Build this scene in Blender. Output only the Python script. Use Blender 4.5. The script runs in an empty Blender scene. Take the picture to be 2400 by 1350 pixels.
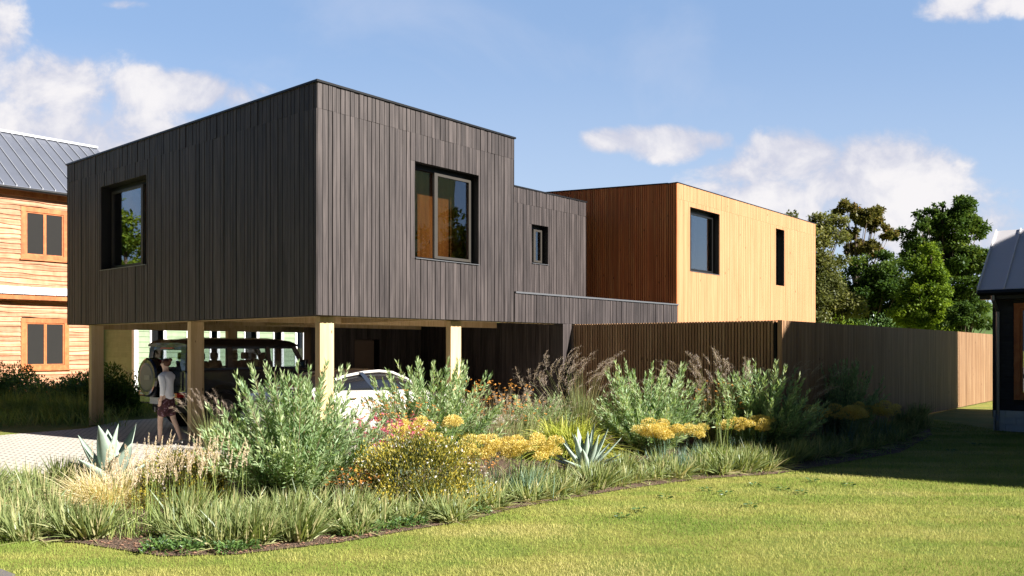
import bpy, math, random
import numpy as np
from mathutils import Vector, Matrix
R = math.radians
SC = bpy.context.scene
COL = SC.collection
# ------------------------------------------------------------------ camera, sky, sun
EYE = 1.83
FPX = 1967.0
cam = bpy.data.cameras.new('camera'); camo = bpy.data.objects.new('camera', cam); COL.objects.link(camo)
cam.sensor_width = 36.0; cam.lens = 36.0*FPX/2400; cam.shift_y = 138/2400
camo.location = (0, 0, EYE); camo.rotation_euler = (R(90), 0, 0)
cam.clip_start = 0.1; cam.clip_end = 3000
SC.camera = camo
SUN_AZ = math.atan2(-1.932, 3.346); SUN_EL = R(31.0)
SDIR = Vector((math.cos(SUN_AZ)*math.cos(SUN_EL), math.sin(SUN_AZ)*math.cos(SUN_EL), math.sin(SUN_EL)))
SC.view_settings.view_transform = 'Standard'; SC.view_settings.look = 'None'
SC.view_settings.exposure = 1.45; SC.view_settings.gamma = 1.0
sl = bpy.data.lights.new('sun', 'SUN'); so = bpy.data.objects.new('sun', sl); COL.objects.link(so)
sl.energy = 5.0; sl.angle = R(0.5); sl.color = (1.0, 0.925, 0.83)
so.rotation_euler = SDIR.to_track_quat('Z', 'Y').to_euler()
world = bpy.data.worlds.new('World'); SC.world = world; world.use_nodes = True

class NT:
    """small node-tree helper"""
    def __init__(s, nt): s.nt = nt; nt.nodes.clear()
    def n(s, t, **k):
        nd = s.nt.nodes.new(t)
        ins = k.pop('ins', {})
        for a, b in k.items(): setattr(nd, a, b)
        for a, b in ins.items():
            if isinstance(b, bpy.types.NodeSocket): s.nt.links.new(b, nd.inputs[a])
            else: nd.inputs[a].default_value = b
        return nd
    def m(s, op, a, b=0.0, c=None, clamp=False):
        nd = s.nt.nodes.new('ShaderNodeMath'); nd.operation = op; nd.use_clamp = clamp
        for i, v in enumerate([a, b] + ([c] if c is not None else [])):
            if isinstance(v, bpy.types.NodeSocket): s.nt.links.new(v, nd.inputs[i])
            else: nd.inputs[i].default_value = v
        return nd.outputs[0]
    def mix(s, f, a, b, bt='MIX'):
        nd = s.nt.nodes.new('ShaderNodeMix'); nd.data_type = 'RGBA'; nd.blend_type = bt
        for i, v in ((0, f), (6, a), (7, b)):
            if isinstance(v, bpy.types.NodeSocket): s.nt.links.new(v, nd.inputs[i])
            else: nd.inputs[i].default_value = v if i == 0 else (tuple(v) + (1,))[:4]
        return nd.outputs[2]
    def ss(s, v, a, b):
        nd = s.nt.nodes.new('ShaderNodeMapRange'); nd.interpolation_type = 'SMOOTHSTEP'
        s.nt.links.new(v, nd.inputs[0]); nd.inputs[1].default_value = a; nd.inputs[2].default_value = b
        return nd.outputs[0]
    def ramp(s, f, stops):
        nd = s.nt.nodes.new('ShaderNodeValToRGB'); cr = nd.color_ramp
        while len(cr.elements) < len(stops): cr.elements.new(0.5)
        for e, (p, c) in zip(cr.elements, stops): e.position = p; e.color = (tuple(c) + (1,))[:4]
        s.nt.links.new(f, nd.inputs[0]); return nd.outputs[0]

def build_world():
    w = NT(world.node_tree)
    sky = w.n('ShaderNodeTexSky', sky_type='NISHITA', sun_disc=False, sun_elevation=SUN_EL,
              sun_rotation=math.pi/2 - SUN_AZ, altitude=100.0, air_density=1.2, dust_density=1.2, ozone_density=1.6)
    tc = w.n('ShaderNodeTexCoord')
    sep = w.n('ShaderNodeSeparateXYZ', ins={0: tc.outputs['Generated']})
    ay = w.m('MAXIMUM', w.m('ABSOLUTE', sep.outputs[1]), 0.05)
    px = w.m('DIVIDE', sep.outputs[0], ay); pz = w.m('DIVIDE', sep.outputs[2], ay)
    # cloud banks: (direction x/y, z/y, half width, half height, weight)
    banks = [(120, 195, 115, 60, .8), (210, 265, 170, 80, .5), (430, 215, 150, 42, 1.15), (330, 190, 60, 30, .8), (140, 330, 300, 80, .8),
             (0, 80, 45, 70, .6), (1460, 325, 80, 28, 1.1), (1570, 335, 95, 34, 1.25), (1665, 330, 50, 22, .95),
             (1870, 365, 120, 52, 1.1), (2050, 405, 170, 75, 1.1), (1760, 400, 90, 34, .85), (1780, 450, 120, 42, .7), (2080, 520, 240, 90, .6), (2300, 560, 150, 70, .5),
             (2250, 20, 70, 26, .55), (2380, 5, 70, 22, .55), (300, 10, 40, 10, .5)]
    val = None
    for (x, y, rx, ry, g) in banks:
        cx, cz, rx, ry = (x-1200)/FPX, (813-y)/FPX, rx*1.35/FPX, ry*1.35/FPX
        dx = w.m('MULTIPLY', w.m('SUBTRACT', px, cx), 1/rx); dz = w.m('MULTIPLY', w.m('SUBTRACT', pz, cz), 1/ry)
        e = w.m('MULTIPLY', w.m('SUBTRACT', 1.0, w.m('ADD', w.m('MULTIPLY', dx, dx), w.m('MULTIPLY', dz, dz))), g)
        val = e if val is None else w.m('SMOOTH_MAX', val, e, 0.25)
    vec = w.n('ShaderNodeCombineXYZ', ins={0: px, 1: w.m('MULTIPLY', pz, 1.25), 2: 0.3}).outputs[0]
    n1 = w.n('ShaderNodeTexNoise', ins={'Vector': vec, 'Scale': 11.0, 'Detail': 9.0, 'Roughness': 0.60, 'Distortion': 0.25}).outputs[0]
    n2 = w.n('ShaderNodeTexNoise', ins={'Vector': vec, 'Scale': 3.5, 'Detail': 6.0, 'Roughness': 0.55, 'Distortion': 0.4}).outputs[0]
    d = w.m('ADD', w.m('ADD', w.m('MAXIMUM', val, -1.6), .22), w.m('MULTIPLY', w.m('SUBTRACT', n1, 0.5), 3.6))
    dens = w.ss(d, -0.10, 0.85)
    wisps = w.m('MULTIPLY', w.ss(n2, 0.50, 0.80), 0.30)
    low = w.ss(pz, 0.42, 0.02)
    veil = w.m('MULTIPLY', low, 0.25)
    leftveil = w.m('MULTIPLY', w.m('MULTIPLY', w.ss(px, -0.30, -0.62), w.ss(pz, 0.40, 0.20)), 0.65)
    hid = w.m('MAXIMUM', w.m('MAXIMUM', wisps, veil), leftveil)
    skyc = w.mix(1.0, sky.outputs[0], (0.80, 0.93, 1.10), 'MULTIPLY')
    skyc = w.mix(.8, skyc, w.mix(w.ss(pz, .05, .42), (2.15, 2.72, 3.60), (1.30, 1.95, 3.12)))
    skyc = w.mix(hid, skyc, (2.9, 3.1, 3.75))
    shade = w.ss(w.m('ADD', n1, w.m('MULTIPLY', d, 0.16)), 0.42, 0.86)
    cc = w.mix(shade, (2.75, 2.8, 3.3), (4.2, 4.05, 4.05))
    up = w.ss(sep.outputs[2], 0.0, 0.03)
    c = w.mix(w.m('MULTIPLY', w.m('MULTIPLY', dens, 0.93), up), skyc, cc)
    # sky darkened overhead and behind the camera, to lessen the fill light
    zen = w.m('MULTIPLY', w.ss(sep.outputs[2], .40, .75), .80)
    away = w.m('MULTIPLY', w.ss(sep.outputs[1], .50, -.20), .86)
    dark = w.m('MULTIPLY', w.m('SUBTRACT', 1.0, zen), w.m('SUBTRACT', 1.0, away))
    dk = w.n('ShaderNodeCombineXYZ', ins={0: w.m('POWER', dark, 1.15), 1: dark, 2: w.m('POWER', dark, .8)}).outputs[0]
    c = w.mix(1.0, c, dk, 'MULTIPLY')
    bg = w.n('ShaderNodeBackground', ins={0: c, 1: 0.085})
    out = w.n('ShaderNodeOutputWorld', ins={0: bg.outputs[0]})
build_world()

# ------------------------------------------------------------------ frames of reference
UX, UY = 0.6486, 0.7612                      # the house runs along u, its depth along v
ANG = math.atan2(UY, UX)
CX, CY = -3.139, 13.54                       # near corner of the black box
def H2W(s, v, z=0.0): return Vector((CX + UX*s - UY*v, CY + UY*s + UX*v, z))
def s_at(px, v):
    k = (px-1200)/FPX; x0, y0 = CX - UY*v, CY + UX*v
    return (k*y0 - x0)/(UX - k*UY)
def dep(s, v): return CY + UY*s + UX*v
def z_at(py, d): return EYE + (813-py)/FPX*d
def gp(px, py):
    d = EYE*FPX/(py-813); return ((px-1200)/FPX*d, d)
def at(px, d): return ((px-1200)/FPX*d, d)

# ------------------------------------------------------------------ object helpers
def tag(o, label=None, cat=None, group=None, kind=None):
    if label: o['label'] = label
    if cat: o['category'] = cat
    if group: o['group'] = group
    if kind: o['kind'] = kind
    return o
def thing(name, label, cat, loc=(0, 0, 0), rz=0.0, group=None):
    o = bpy.data.objects.new(name, None); COL.objects.link(o); o.location = loc; o.rotation_euler = (0, 0, rz)
    o.empty_display_size = 0.2
    return tag(o, label, cat, group)
def kids(o): return [c for c in bpy.data.objects if c.parent == o]
def dup(root, children, loc, rz, sc, label, group=None):
    r = root.copy(); COL.objects.link(r); r.location = loc; r.rotation_euler = (0, 0, rz); r.scale = sc if hasattr(sc, '__len__') else (sc, sc, sc)
    r['label'] = label
    if group: r['group'] = group
    elif 'group' in r: del r['group']
    for ch in children:
        c = ch.copy(); COL.objects.link(c); c.parent = r
    return r
class MB:
    """collects faces; build() links ONE mesh object"""
    def __init__(s): s.v = []; s.f = []; s.r = []; s.m = []
    def add(s, vs, fs, rnd=None, mi=0):
        o = len(s.v); s.v += [tuple(p) for p in vs]; rnd = random.random() if rnd is None else rnd
        for f in fs: s.f.append(tuple(i+o for i in f)); s.r.append(rnd); s.m.append(mi)
        return s
    def box(s, x0, x1, y0, y1, z0, z1, rnd=None, mi=0):
        x0, x1 = min(x0, x1), max(x0, x1); y0, y1 = min(y0, y1), max(y0, y1); z0, z1 = min(z0, z1), max(z0, z1)
        vs = [(x0,y0,z0),(x1,y0,z0),(x1,y1,z0),(x0,y1,z0),(x0,y0,z1),(x1,y0,z1),(x1,y1,z1),(x0,y1,z1)]
        return s.add(vs, [(0,3,2,1),(4,5,6,7),(0,1,5,4),(1,2,6,5),(2,3,7,6),(3,0,4,7)], rnd, mi)
    def hexa(s, p, rnd=None, mi=0):
        return s.add(p, [(0,3,2,1),(4,5,6,7),(0,1,5,4),(1,2,6,5),(2,3,7,6),(3,0,4,7)], rnd, mi)
    def tube(s, pts, rs, n=8, cap=True, rnd=None, mi=0):
        pts = [Vector(p) for p in pts]; rings = []
        vs = []
        for i, p in enumerate(pts):
            t = (pts[min(i+1, len(pts)-1)] - pts[max(i-1, 0)]).normalized()
            a = t.orthogonal().normalized() if i == 0 else (a - t*a.dot(t)).normalized()
            b = t.cross(a); r = rs[i] if hasattr(rs, '__len__') else rs
            for k in range(n):
                an = 2*math.pi*k/n; vs.append(p + (a*math.cos(an) + b*math.sin(an))*r)
        fs = []
        for i in range(len(pts)-1):
            for k in range(n): fs.append((i*n+k, i*n+(k+1) % n, (i+1)*n+(k+1) % n, (i+1)*n+k))
        if cap: fs.append(tuple(range(n-1, -1, -1))); fs.append(tuple(range((len(pts)-1)*n, len(pts)*n)))
        return s.add(vs, fs, rnd, mi)
    def loft(s, rings, closed=True, cap=True, rnd=None, mi=0):
        n = len(rings[0]); vs = [p for r in rings for p in r]; fs = []
        for i in range(len(rings)-1):
            for k in range(n if closed else n-1): fs.append((i*n+k, i*n+(k+1) % n, (i+1)*n+(k+1) % n, (i+1)*n+k))
        if cap: fs.append(tuple(range(n-1, -1, -1))); fs.append(tuple(range((len(rings)-1)*n, len(rings)*n)))
        return s.add(vs, fs, rnd, mi)
    def disc(s, c, axis, r, th, n=28, rnd=None, mi=0):
        c = Vector(c); ax = Vector(axis).normalized(); return s.tube([c - ax*th/2, c + ax*th/2], r, n, True, rnd, mi)
    def build(s, name, mat, parent=None, smooth=False, bevel=0.0, sub=0):
        me = bpy.data.meshes.new(name); me.from_pydata(s.v, [], s.f); 
        at_ = me.attributes.new('rnd', 'FLOAT', 'FACE'); at_.data.foreach_set('value', np.array(s.r, dtype=np.float32))
        for m in (mat if isinstance(mat, (list, tuple)) else [mat]): me.materials.append(m)
        me.polygons.foreach_set('material_index', np.array(s.m, dtype=np.int32))
        if smooth: me.polygons.foreach_set('use_smooth', np.ones(len(s.f), dtype=bool))
        me.update()
        o = bpy.data.objects.new(name, me); COL.objects.link(o)
        if parent: o.parent = parent
        if bevel:
            b = o.modifiers.new('bevel', 'BEVEL'); b.width = bevel; b.segments = 2; b.limit_method = 'ANGLE'; b.angle_limit = R(40)
        if sub:
            b = o.modifiers.new('sub', 'SUBSURF'); b.levels = sub; b.render_levels = sub
        return o
class AC:
    """fast numpy collector for foliage (quads)"""
    def __init__(s): s.V = []; s.F = []; s.R = []; s.n = 0
    def add(s, V, F, Rn): s.V.append(V.reshape(-1, 3)); s.F.append(F + s.n); s.R.append(Rn); s.n += V.reshape(-1, 3).shape[0]
    def build(s, name, mat, parent=None):
        V = np.concatenate(s.V).astype(np.float32); F = np.concatenate(s.F).astype(np.int32); Rn = np.concatenate(s.R).astype(np.float32)
        k = F.shape[1]
        me = bpy.data.meshes.new(name); me.vertices.add(len(V)); me.vertices.foreach_set('co', V.ravel())
        me.loops.add(F.size); me.loops.foreach_set('vertex_index', F.ravel())
        me.polygons.add(len(F)); me.polygons.foreach_set('loop_start', np.arange(0, F.size, k, dtype=np.int32))
        me.update(calc_edges=True)
        a = me.attributes.new('rnd', 'FLOAT', 'FACE'); a.data.foreach_set('value', Rn)
        me.materials.append(mat)
        o = bpy.data.objects.new(name, me); COL.objects.link(o)
        if parent: o.parent = parent
        return o
def unit(a): return a/np.maximum(np.linalg.norm(a, axis=-1, keepdims=True), 1e-9)
PROF = {'grass': lambda t: np.where(t < .15, .6+2.6*t, 1.0)*(1-t**2.2)+.02, 'stem': lambda t: 1-.6*t, 'leaf': lambda t: np.sin(np.pi*np.clip(t*.93+.07, 0, 1))**.8+.02}
def blades(ac, rng, P, D, L, W, droop, segs=4, prof='grass', rn=None):
    N = len(P); D = unit(D); L = np.broadcast_to(L, N); W = np.broadcast_to(W, N); droop = np.broadcast_to(droop, N)
    S = unit(np.cross(D, rng.normal(size=(N, 3)))*1.0)
    t = np.linspace(0, 1, segs+1)
    C = P[:, None, :] + D[:, None, :]*(L[:, None]*t)[..., None]
    C[..., 2] -= (droop*L)[:, None]*t**2
    w = PROF[prof](t)[None, :, None]*W[:, None, None]*.5
    V = np.stack([C - S[:, None, :]*w, C + S[:, None, :]*w], axis=2)      # N, segs+1, 2, 3
    idx = np.arange(segs)
    q = np.stack([idx*2, idx*2+1, idx*2+3, idx*2+2], axis=1)
    F = (q[None] + (np.arange(N)*(segs+1)*2)[:, None, None]).reshape(-1, 4)
    rn = rng.random(N) if rn is None else rn
    ac.add(V, F, np.repeat(rn, segs))
    return C[:, -1], unit(C[:, -1]-C[:, -2])
def leaves(ac, rng, P, D, L, W, rn=None, up=None, mid=.42):
    N = len(P); D = unit(D); L = np.broadcast_to(L, N)[:, None]; W = np.broadcast_to(W, N)[:, None]
    ref = rng.normal(size=(N, 3)) if up is None else up + rng.normal(size=(N, 3))*.35
    S = unit(np.cross(D, ref))
    V = np.stack([P, P + D*L*mid + S*W*.5, P + D*L, P + D*L*mid - S*W*.5], axis=1)
    F = np.arange(N*4).reshape(N, 4)
    ac.add(V, F, rng.random(N) if rn is None else rn)
def sph(rng, n, up=-1.0):
    d = unit(rng.normal(size=(n*3+20, 3))); d = d[d[:, 2] > up][:n]
    while len(d) < n: d = np.concatenate([d, d])[:n]
    return d

# ------------------------------------------------------------------ materials
def newmat(name):
    m = bpy.data.materials.new(name); m.use_nodes = True; return m, NT(m.node_tree)
def finish(w, sh): w.n('ShaderNodeOutputMaterial', ins={0: sh})
def bump(w, h, st, dist=.01): return w.n('ShaderNodeBump', ins={'Strength': st, 'Distance': dist, 'Height': h}).outputs[0]
def rnd(w): return w.n('ShaderNodeAttribute', attribute_name='rnd').outputs['Fac']
def obj3(w, sc=(1, 1, 1), shift=None):
    tc = w.n('ShaderNodeTexCoord').outputs['Object']
    if shift is not None:
        tc = w.n('ShaderNodeVectorMath', operation='ADD', ins={0: tc, 1: w.n('ShaderNodeCombineXYZ', ins={0: shift, 1: shift, 2: shift}).outputs[0]}).outputs[0]
    return w.n('ShaderNodeMapping', ins={0: tc, 3: sc}).outputs[0]
def noise(w, v, sc, det=5.0, ro=.55, dist=0.0): return w.n('ShaderNodeTexNoise', ins={'Vector': v, 'Scale': sc, 'Detail': det, 'Roughness': ro, 'Distortion': dist}).outputs[0]
def wood(name, cols, vary=.35, rough=.75, grain=(34, 34, 1.6), spec=.25, knots=False, streak=0.5):
    m, w = newmat(name)
    r = rnd(w); sh = w.m('MULTIPLY', r, 37.0)
    g = noise(w, obj3(w, grain, sh), 1.0, 7.0, .62, .5)
    g2 = noise(w, obj3(w, (6, 6, .5), sh), 1.0, 4.0, .5, .3)
    f = w.m('ADD', w.m('MULTIPLY', g, 1-streak), w.m('MULTIPLY', g2, streak))
    f = w.ss(f, .30, .70)
    c = w.ramp(f, [(0, cols[0]), (.5, cols[1]), (1, cols[2])])
    hs = w.n('ShaderNodeHueSaturation', ins={'Hue': .5, 'Saturation': 1.0, 'Value': w.m('ADD', 1-vary*.5, w.m('MULTIPLY', r, vary)), 'Fac': 1.0, 'Color': c}).outputs[0]
    if knots:
        kv = w.n('ShaderNodeTexVoronoi', ins={'Vector': obj3(w, (5, 5, 1.9), sh), 'Scale': 1.0}).outputs[0]
        hs = w.mix(w.ss(kv, .085, .04), hs, (cols[0][0]*.25, cols[0][1]*.15, cols[0][2]*.12))
    p = w.n('ShaderNodeBsdfPrincipled', ins={'Base Color': hs, 'Roughness': rough, 'Specular IOR Level': spec, 'Normal': bump(w, g, .35, .004)})
    finish(w, p.outputs[0]); return m
def plain(name, col, rough=.6, metal=0.0, spec=.5, var=.12, sc=6.0, coat=0.0, bmp=0.0):
    m, w = newmat(name)
    n_ = noise(w, obj3(w), sc, 5.0)
    c = w.mix(n_, tuple(x*(1-var) for x in col), tuple(min(1, x*(1+var)) for x in col))
    ins = {'Base Color': c, 'Roughness': rough, 'Metallic': metal, 'Specular IOR Level': spec, 'Coat Weight': coat}
    if bmp: ins['Normal'] = bump(w, n_, bmp)
    p = w.n('ShaderNodeBsdfPrincipled', ins=ins); finish(w, p.outputs[0]); return m
def leafmat(name, stops, trans=.35, gloss=.06, nsc=2.0, rough=.45, tboost=1.25):
    m, w = newmat(name)
    r = rnd(w); n_ = noise(w, obj3(w), nsc, 3.0)
    f = w.m('ADD', w.m('MULTIPLY', r, .65), w.m('MULTIPLY', w.ss(n_, .3, .7), .35))
    c = w.ramp(f, stops)
    tcol = w.mix(1.0, c, (tboost, tboost*1.02, tboost*.55), 'MULTIPLY')
    d = w.n('ShaderNodeBsdfDiffuse', ins={0: c}).outputs[0]
    t = w.n('ShaderNodeBsdfTranslucent', ins={0: tcol}).outputs[0]
    g = w.n('ShaderNodeBsdfGlossy', ins={0: (.8, .9, 1, 1), 1: rough}).outputs[0]
    a = w.n('ShaderNodeMixShader', ins={0: trans, 1: d, 2: t}).outputs[0]
    b = w.n('ShaderNodeMixShader', ins={0: gloss, 1: a, 2: g}).outputs[0]
    finish(w, b); return m
def glassmat(name, tint=(.75, .8, .82), refl=.18, rough=.01):
    m, w = newmat(name)
    fr = w.m('MULTIPLY', w.m('POWER', w.n('ShaderNodeLayerWeight', ins={0: .5}).outputs['Facing'], 4.0), .7)
    n_ = noise(w, obj3(w), 1.3, 1.0)
    nb = bump(w, n_, .04, .02)
    g = w.n('ShaderNodeBsdfGlossy', ins={0: (.95, .97, 1, 1), 1: rough, 'Normal': nb}).outputs[0]
    t = w.n('ShaderNodeBsdfTransparent', ins={0: tint + (1,)}).outputs[0]
    f = w.m('ADD', fr, refl, clamp=True)
    finish(w, w.n('ShaderNodeMixShader', ins={0: f, 1: t, 2: g}).outputs[0]); return m

M = {}
M['black_wood'] = wood('black_stained_boards', [(.018, .0145, .0155), (.044, .0365, .037), (.080, .0675, .067)], .24, .55, (30, 30, 1.2), .35, streak=.45)
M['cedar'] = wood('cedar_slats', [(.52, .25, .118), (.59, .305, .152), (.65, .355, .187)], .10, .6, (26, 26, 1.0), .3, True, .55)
M['cedar_shade_side'] = wood('shade_side_cedar_slats', [(.56, .15, .045), (.72, .225, .07), (.82, .33, .11)], .35, .6, (26, 26, 1.0), .3, True, .55)  # same cedar as the wing front, tinted redder for the side in shade
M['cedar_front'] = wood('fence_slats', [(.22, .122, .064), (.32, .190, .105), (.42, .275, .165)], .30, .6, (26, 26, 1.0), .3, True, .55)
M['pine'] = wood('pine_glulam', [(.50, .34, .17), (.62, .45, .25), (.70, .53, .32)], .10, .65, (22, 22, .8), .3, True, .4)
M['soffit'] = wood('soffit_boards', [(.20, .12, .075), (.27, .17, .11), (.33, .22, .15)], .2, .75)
M['reveal'] = plain('black_lining', (.010, .010, .011), .55, 0, .3)
M['black_metal'] = plain('black_metal', (.02, .021, .023), .38, .6, .5)
M['grey_metal'] = plain('grey_metal', (.22, .23, .25), .4, .7, .5)
M['alu'] = plain('bronze_window_frame', (.055, .05, .044), .4, .3, .5)
M['glass'] = glassmat('window_glass', (.80, .76, .70), .20)
M['glass_bright'] = glassmat('mirroring_glass', (.7, .72, .72), .5)
M['glass_dark'] = glassmat('tinted_glass', (.80, .83, .85), .05)
M['curtain'] = wood('interior_timber_lining', [(.13, .05, .013), (.20, .085, .022), (.27, .13, .04)], .1, .7, (14, 14, .8), .2, True)
M['interior'] = plain('dark_interior', (.010, .010, .010), .9)
M['brown_siding'] = wood('brown_lap_siding', [(.27, .11, .055), (.43, .22, .13), (.55, .33, .22)], .30, .7, (.5, .5, 14), .2, streak=.2)
M['trim_wood'] = wood('orange_wood_trim', [(.30, .085, .028), (.42, .135, .045), (.50, .19, .07)], .15, .55, (6, 6, 6), .3)
M['green_siding'] = wood('pale_green_siding', [(.19, .26, .165), (.22, .295, .19), (.25, .33, .215)], .08, .6, (1, 1, 20), .2)
M['white_paint'] = plain('white_paint', (.74, .74, .76), .5)
M['black_siding'] = wood('black_lap_siding', [(.012, .012, .014), (.02, .02, .023), (.032, .032, .036)], .3, .55, (2, 2, 30), .3)
M['roof_metal'] = plain('zinc_roof', (.17, .19, .24), .45, .4, .5, .18, .8)
M['roof_grey'] = plain('grey_sheet_roof', (.58, .58, .62), .5, .0, .5, .10, .8)
M['roof_felt'] = plain('dark_roof_felt', (.06, .06, .065), .8)
M['block'] = plain('white_block_plinth', (.55, .58, .58), .8, 0, .3, .1, 9)
M['door_wood'] = plain('brown_door_paint', (.14, .095, .07), .6)
M['rubber'] = plain('tyre_rubber', (.018, .018, .019), .75)
M['suv_paint'] = plain('blue_grey_car_paint', (.045, .058, .085), .16, .5, .5, .03, 1, 1.0)
M['suv_black'] = plain('gloss_black_trim', (.010, .010, .012), .18, .2, .5, .03, 1, .8)
M['silver'] = plain('brushed_silver', (.20, .205, .22), .25, .85)
M['chrome'] = plain('bright_chrome', (.6, .6, .62), .1, 1.0)
M['white_car'] = plain('pearl_white_paint', (.60, .59, .58), .22, 0, .5, .02, 1, 1.0)
M['red_lens'] = plain('red_lens', (.45, .012, .015), .15, 0, .6, .05, 3, 1.0)
M['clear_lens'] = plain('clear_lens', (.55, .56, .58), .1, 0, .6)
M['seat'] = plain('dark_leather', (.02, .019, .018), .6)
M['skin'] = plain('skin', (.66, .47, .38), .55, 0, .35, .08, 8)
M['shirt'] = plain('pale_blue_shirt', (.80, .83, .92), .8, 0, .2, .08, 14, 0, .3)
M['hair'] = plain('brown_hair', (.09, .035, .02), .5, 0, .4, .3, 40)
M['shoe'] = plain('pale_canvas', (.50, .46, .44), .8)
def shorts_mat():
    m, w = newmat('dark_patterned_cloth')
    v = w.n('ShaderNodeTexVoronoi', ins={'Vector': obj3(w), 'Scale': 22.0}).outputs[0]
    c = w.ramp(v, [(0, (.34, .26, .36)), (.35, (.10, .03, .04)), (1, (.02, .012, .018))])
    finish(w, w.n('ShaderNodeBsdfPrincipled', ins={'Base Color': c, 'Roughness': .8}).outputs[0]); return m
M['shorts'] = shorts_mat()
def lawn_mat():
    m, w = newmat('lawn_turf')
    o = obj3(w); a = noise(w, o, 160.0, 6.0, .7); b = noise(w, o, 1.1, 4.0, .55); c_ = noise(w, o, 22.0, 4.0, .6)
    c = w.mix(w.ss(b, .35, .65), (.17, .24, .05), (.33, .31, .085))
    c = w.mix(w.ss(c_, .35, .75), c, (.26, .27, .07))
    c = w.mix(w.m('MULTIPLY', w.ss(a, .55, .2), .6), c, (.11, .14, .03))
    p = w.n('ShaderNodeBsdfPrincipled', ins={'Base Color': c, 'Roughness': .9, 'Specular IOR Level': .15, 'Normal': bump(w, w.m('ADD', a, w.m('MULTIPLY', c_, .5)), .8, .03)})
    finish(w, p.outputs[0]); return m
M['lawn'] = lawn_mat()
def blade_mat():
    m, w = newmat('lawn_blades')
    g = w.n('ShaderNodeNewGeometry').outputs['Position']
    b = noise(w, g, .9, 4.0, .6, .3)
    st = w.n('ShaderNodeMapping', ins={0: g, 2: (0, 0, R(28)), 3: (.25, 1.7, 1)}).outputs[0]
    s2 = noise(w, st, 1.0, 3.0); big = noise(w, g, .22, 3.0, .5)
    f = w.m('ADD', w.m('ADD', w.m('MULTIPLY', rnd(w), .22), w.m('MULTIPLY', w.ss(b, .3, .7), .26)), w.m('ADD', w.m('MULTIPLY', w.ss(s2, .40, .60), .40), w.m('MULTIPLY', w.ss(big, .35, .65), .16)))
    c = w.ramp(f, [(0, (.15, .26, .045)), (.35, (.27, .36, .08)), (.68, (.45, .46, .14)), (1, (.62, .55, .26))])
    d = w.n('ShaderNodeBsdfDiffuse', ins={0: c}).outputs[0]; t = w.n('ShaderNodeBsdfTranslucent', ins={0: c}).outputs[0]
    finish(w, w.n('ShaderNodeMixShader', ins={0: .35, 1: d, 2: t}).outputs[0]); return m
M['blades'] = blade_mat()
def soil_mat():
    m, w = newmat('bark_mulch_soil')
    o = obj3(w); v = w.n('ShaderNodeTexVoronoi', ins={'Vector': o, 'Scale': 55.0}); a = noise(w, o, 30.0, 6.0, .7)
    c = w.mix(v.outputs['Color'], (.10, .055, .038), (.26, .17, .125)); c = w.mix(w.ss(a, .6, .3), c, (.045, .03, .02))
    finish(w, w.n('ShaderNodeBsdfPrincipled', ins={'Base Color': c, 'Roughness': .95, 'Normal': bump(w, v.outputs[0], 1.0, .03)}).outputs[0]); return m
M['soil'] = soil_mat()
def paving_mat():
    m, w = newmat('small_stone_pavers')
    mp = w.n('ShaderNodeMapping', ins={0: w.n('ShaderNodeTexCoord').outputs['Object'], 2: (0, 0, R(30))}).outputs[0]
    br = w.n('ShaderNodeTexBrick', ins={'Vector': mp, 'Color1': (.66, .62, .55, 1), 'Color2': (.56, .53, .47, 1), 'Mortar': (.24, .225, .20, 1), 'Scale': 1.0,
             'Mortar Size': .022, 'Mortar Smooth': .3, 'Brick Width': .21, 'Row Height': .14})
    n_ = noise(w, obj3(w), 40.0, 6.0, .6); n2 = noise(w, obj3(w), .7, 3.0)
    c = w.mix(w.m('MULTIPLY', w.ss(n_, .4, .8), .25), br.outputs[0], (.42, .40, .36)); c = w.mix(w.m('MULTIPLY', n2, .2), c, (.70, .68, .63))
    finish(w, w.n('ShaderNodeBsdfPrincipled', ins={'Base Color': c, 'Roughness': .85, 'Normal': bump(w, w.m('SUBTRACT', 1.0, br.outputs['Fac']), .6, .01)}).outputs[0]); return m
M['paving'] = paving_mat()
M['asphalt'] = plain('asphalt', (.16, .15, .15), .9, 0, .3, .3, 60)
M['cloth'] = plain('net_curtain', (.42, .40, .37), .9)
M['pale_frame'] = plain('pale_window_frame', (.55, .36, .24), .5)
M['hill'] = plain('far_meadow', (.10, .16, .05), 1.0, 0, .1, .4, .15)
# foliage
M['grev'] = leafmat('grey_green_leaves', [(0, (.09, .17, .08)), (.4, (.22, .34, .16)), (.75, (.40, .50, .27)), (1, (.62, .68, .46))], .38, .02)
M['twig'] = plain('pale_twigs', (.30, .24, .18), .8)
M['tuft'] = leafmat('sedge_blades', [(0, (.11, .16, .055)), (.4, (.23, .29, .11)), (.72, (.40, .41, .19)), (1, (.60, .48, .31))], .33, .03)
M['green_tuft'] = leafmat('green_blades', [(0, (.12, .19, .05)), (.6, (.27, .35, .10)), (1, (.42, .43, .17))], .33, .03)
M['plume_blade'] = leafmat('plume_grass_blades', [(0, (.13, .17, .06)), (.6, (.25, .29, .12)), (.9, (.36, .27, .14)), (1, (.42, .16, .08))], .28, .03)
M['plume'] = leafmat('plume_heads', [(0, (.32, .24, .19)), (.6, (.52, .42, .35)), (1, (.68, .58, .52))], .4, .05)
M['blond'] = leafmat('blond_grass', [(0, (.58, .49, .27)), (.6, (.76, .67, .42)), (1, (.86, .80, .56))], .4, .05)
M['spike'] = leafmat('pink_buff_spikes', [(0, (.58, .46, .34)), (.6, (.74, .62, .49)), (1, (.86, .77, .66))], .4, .03)
M['yellow'] = leafmat('yellow_umbels', [(0, (.52, .40, .10)), (.5, (.72, .58, .18)), (1, (.86, .76, .38))], .35, .03)
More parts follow.
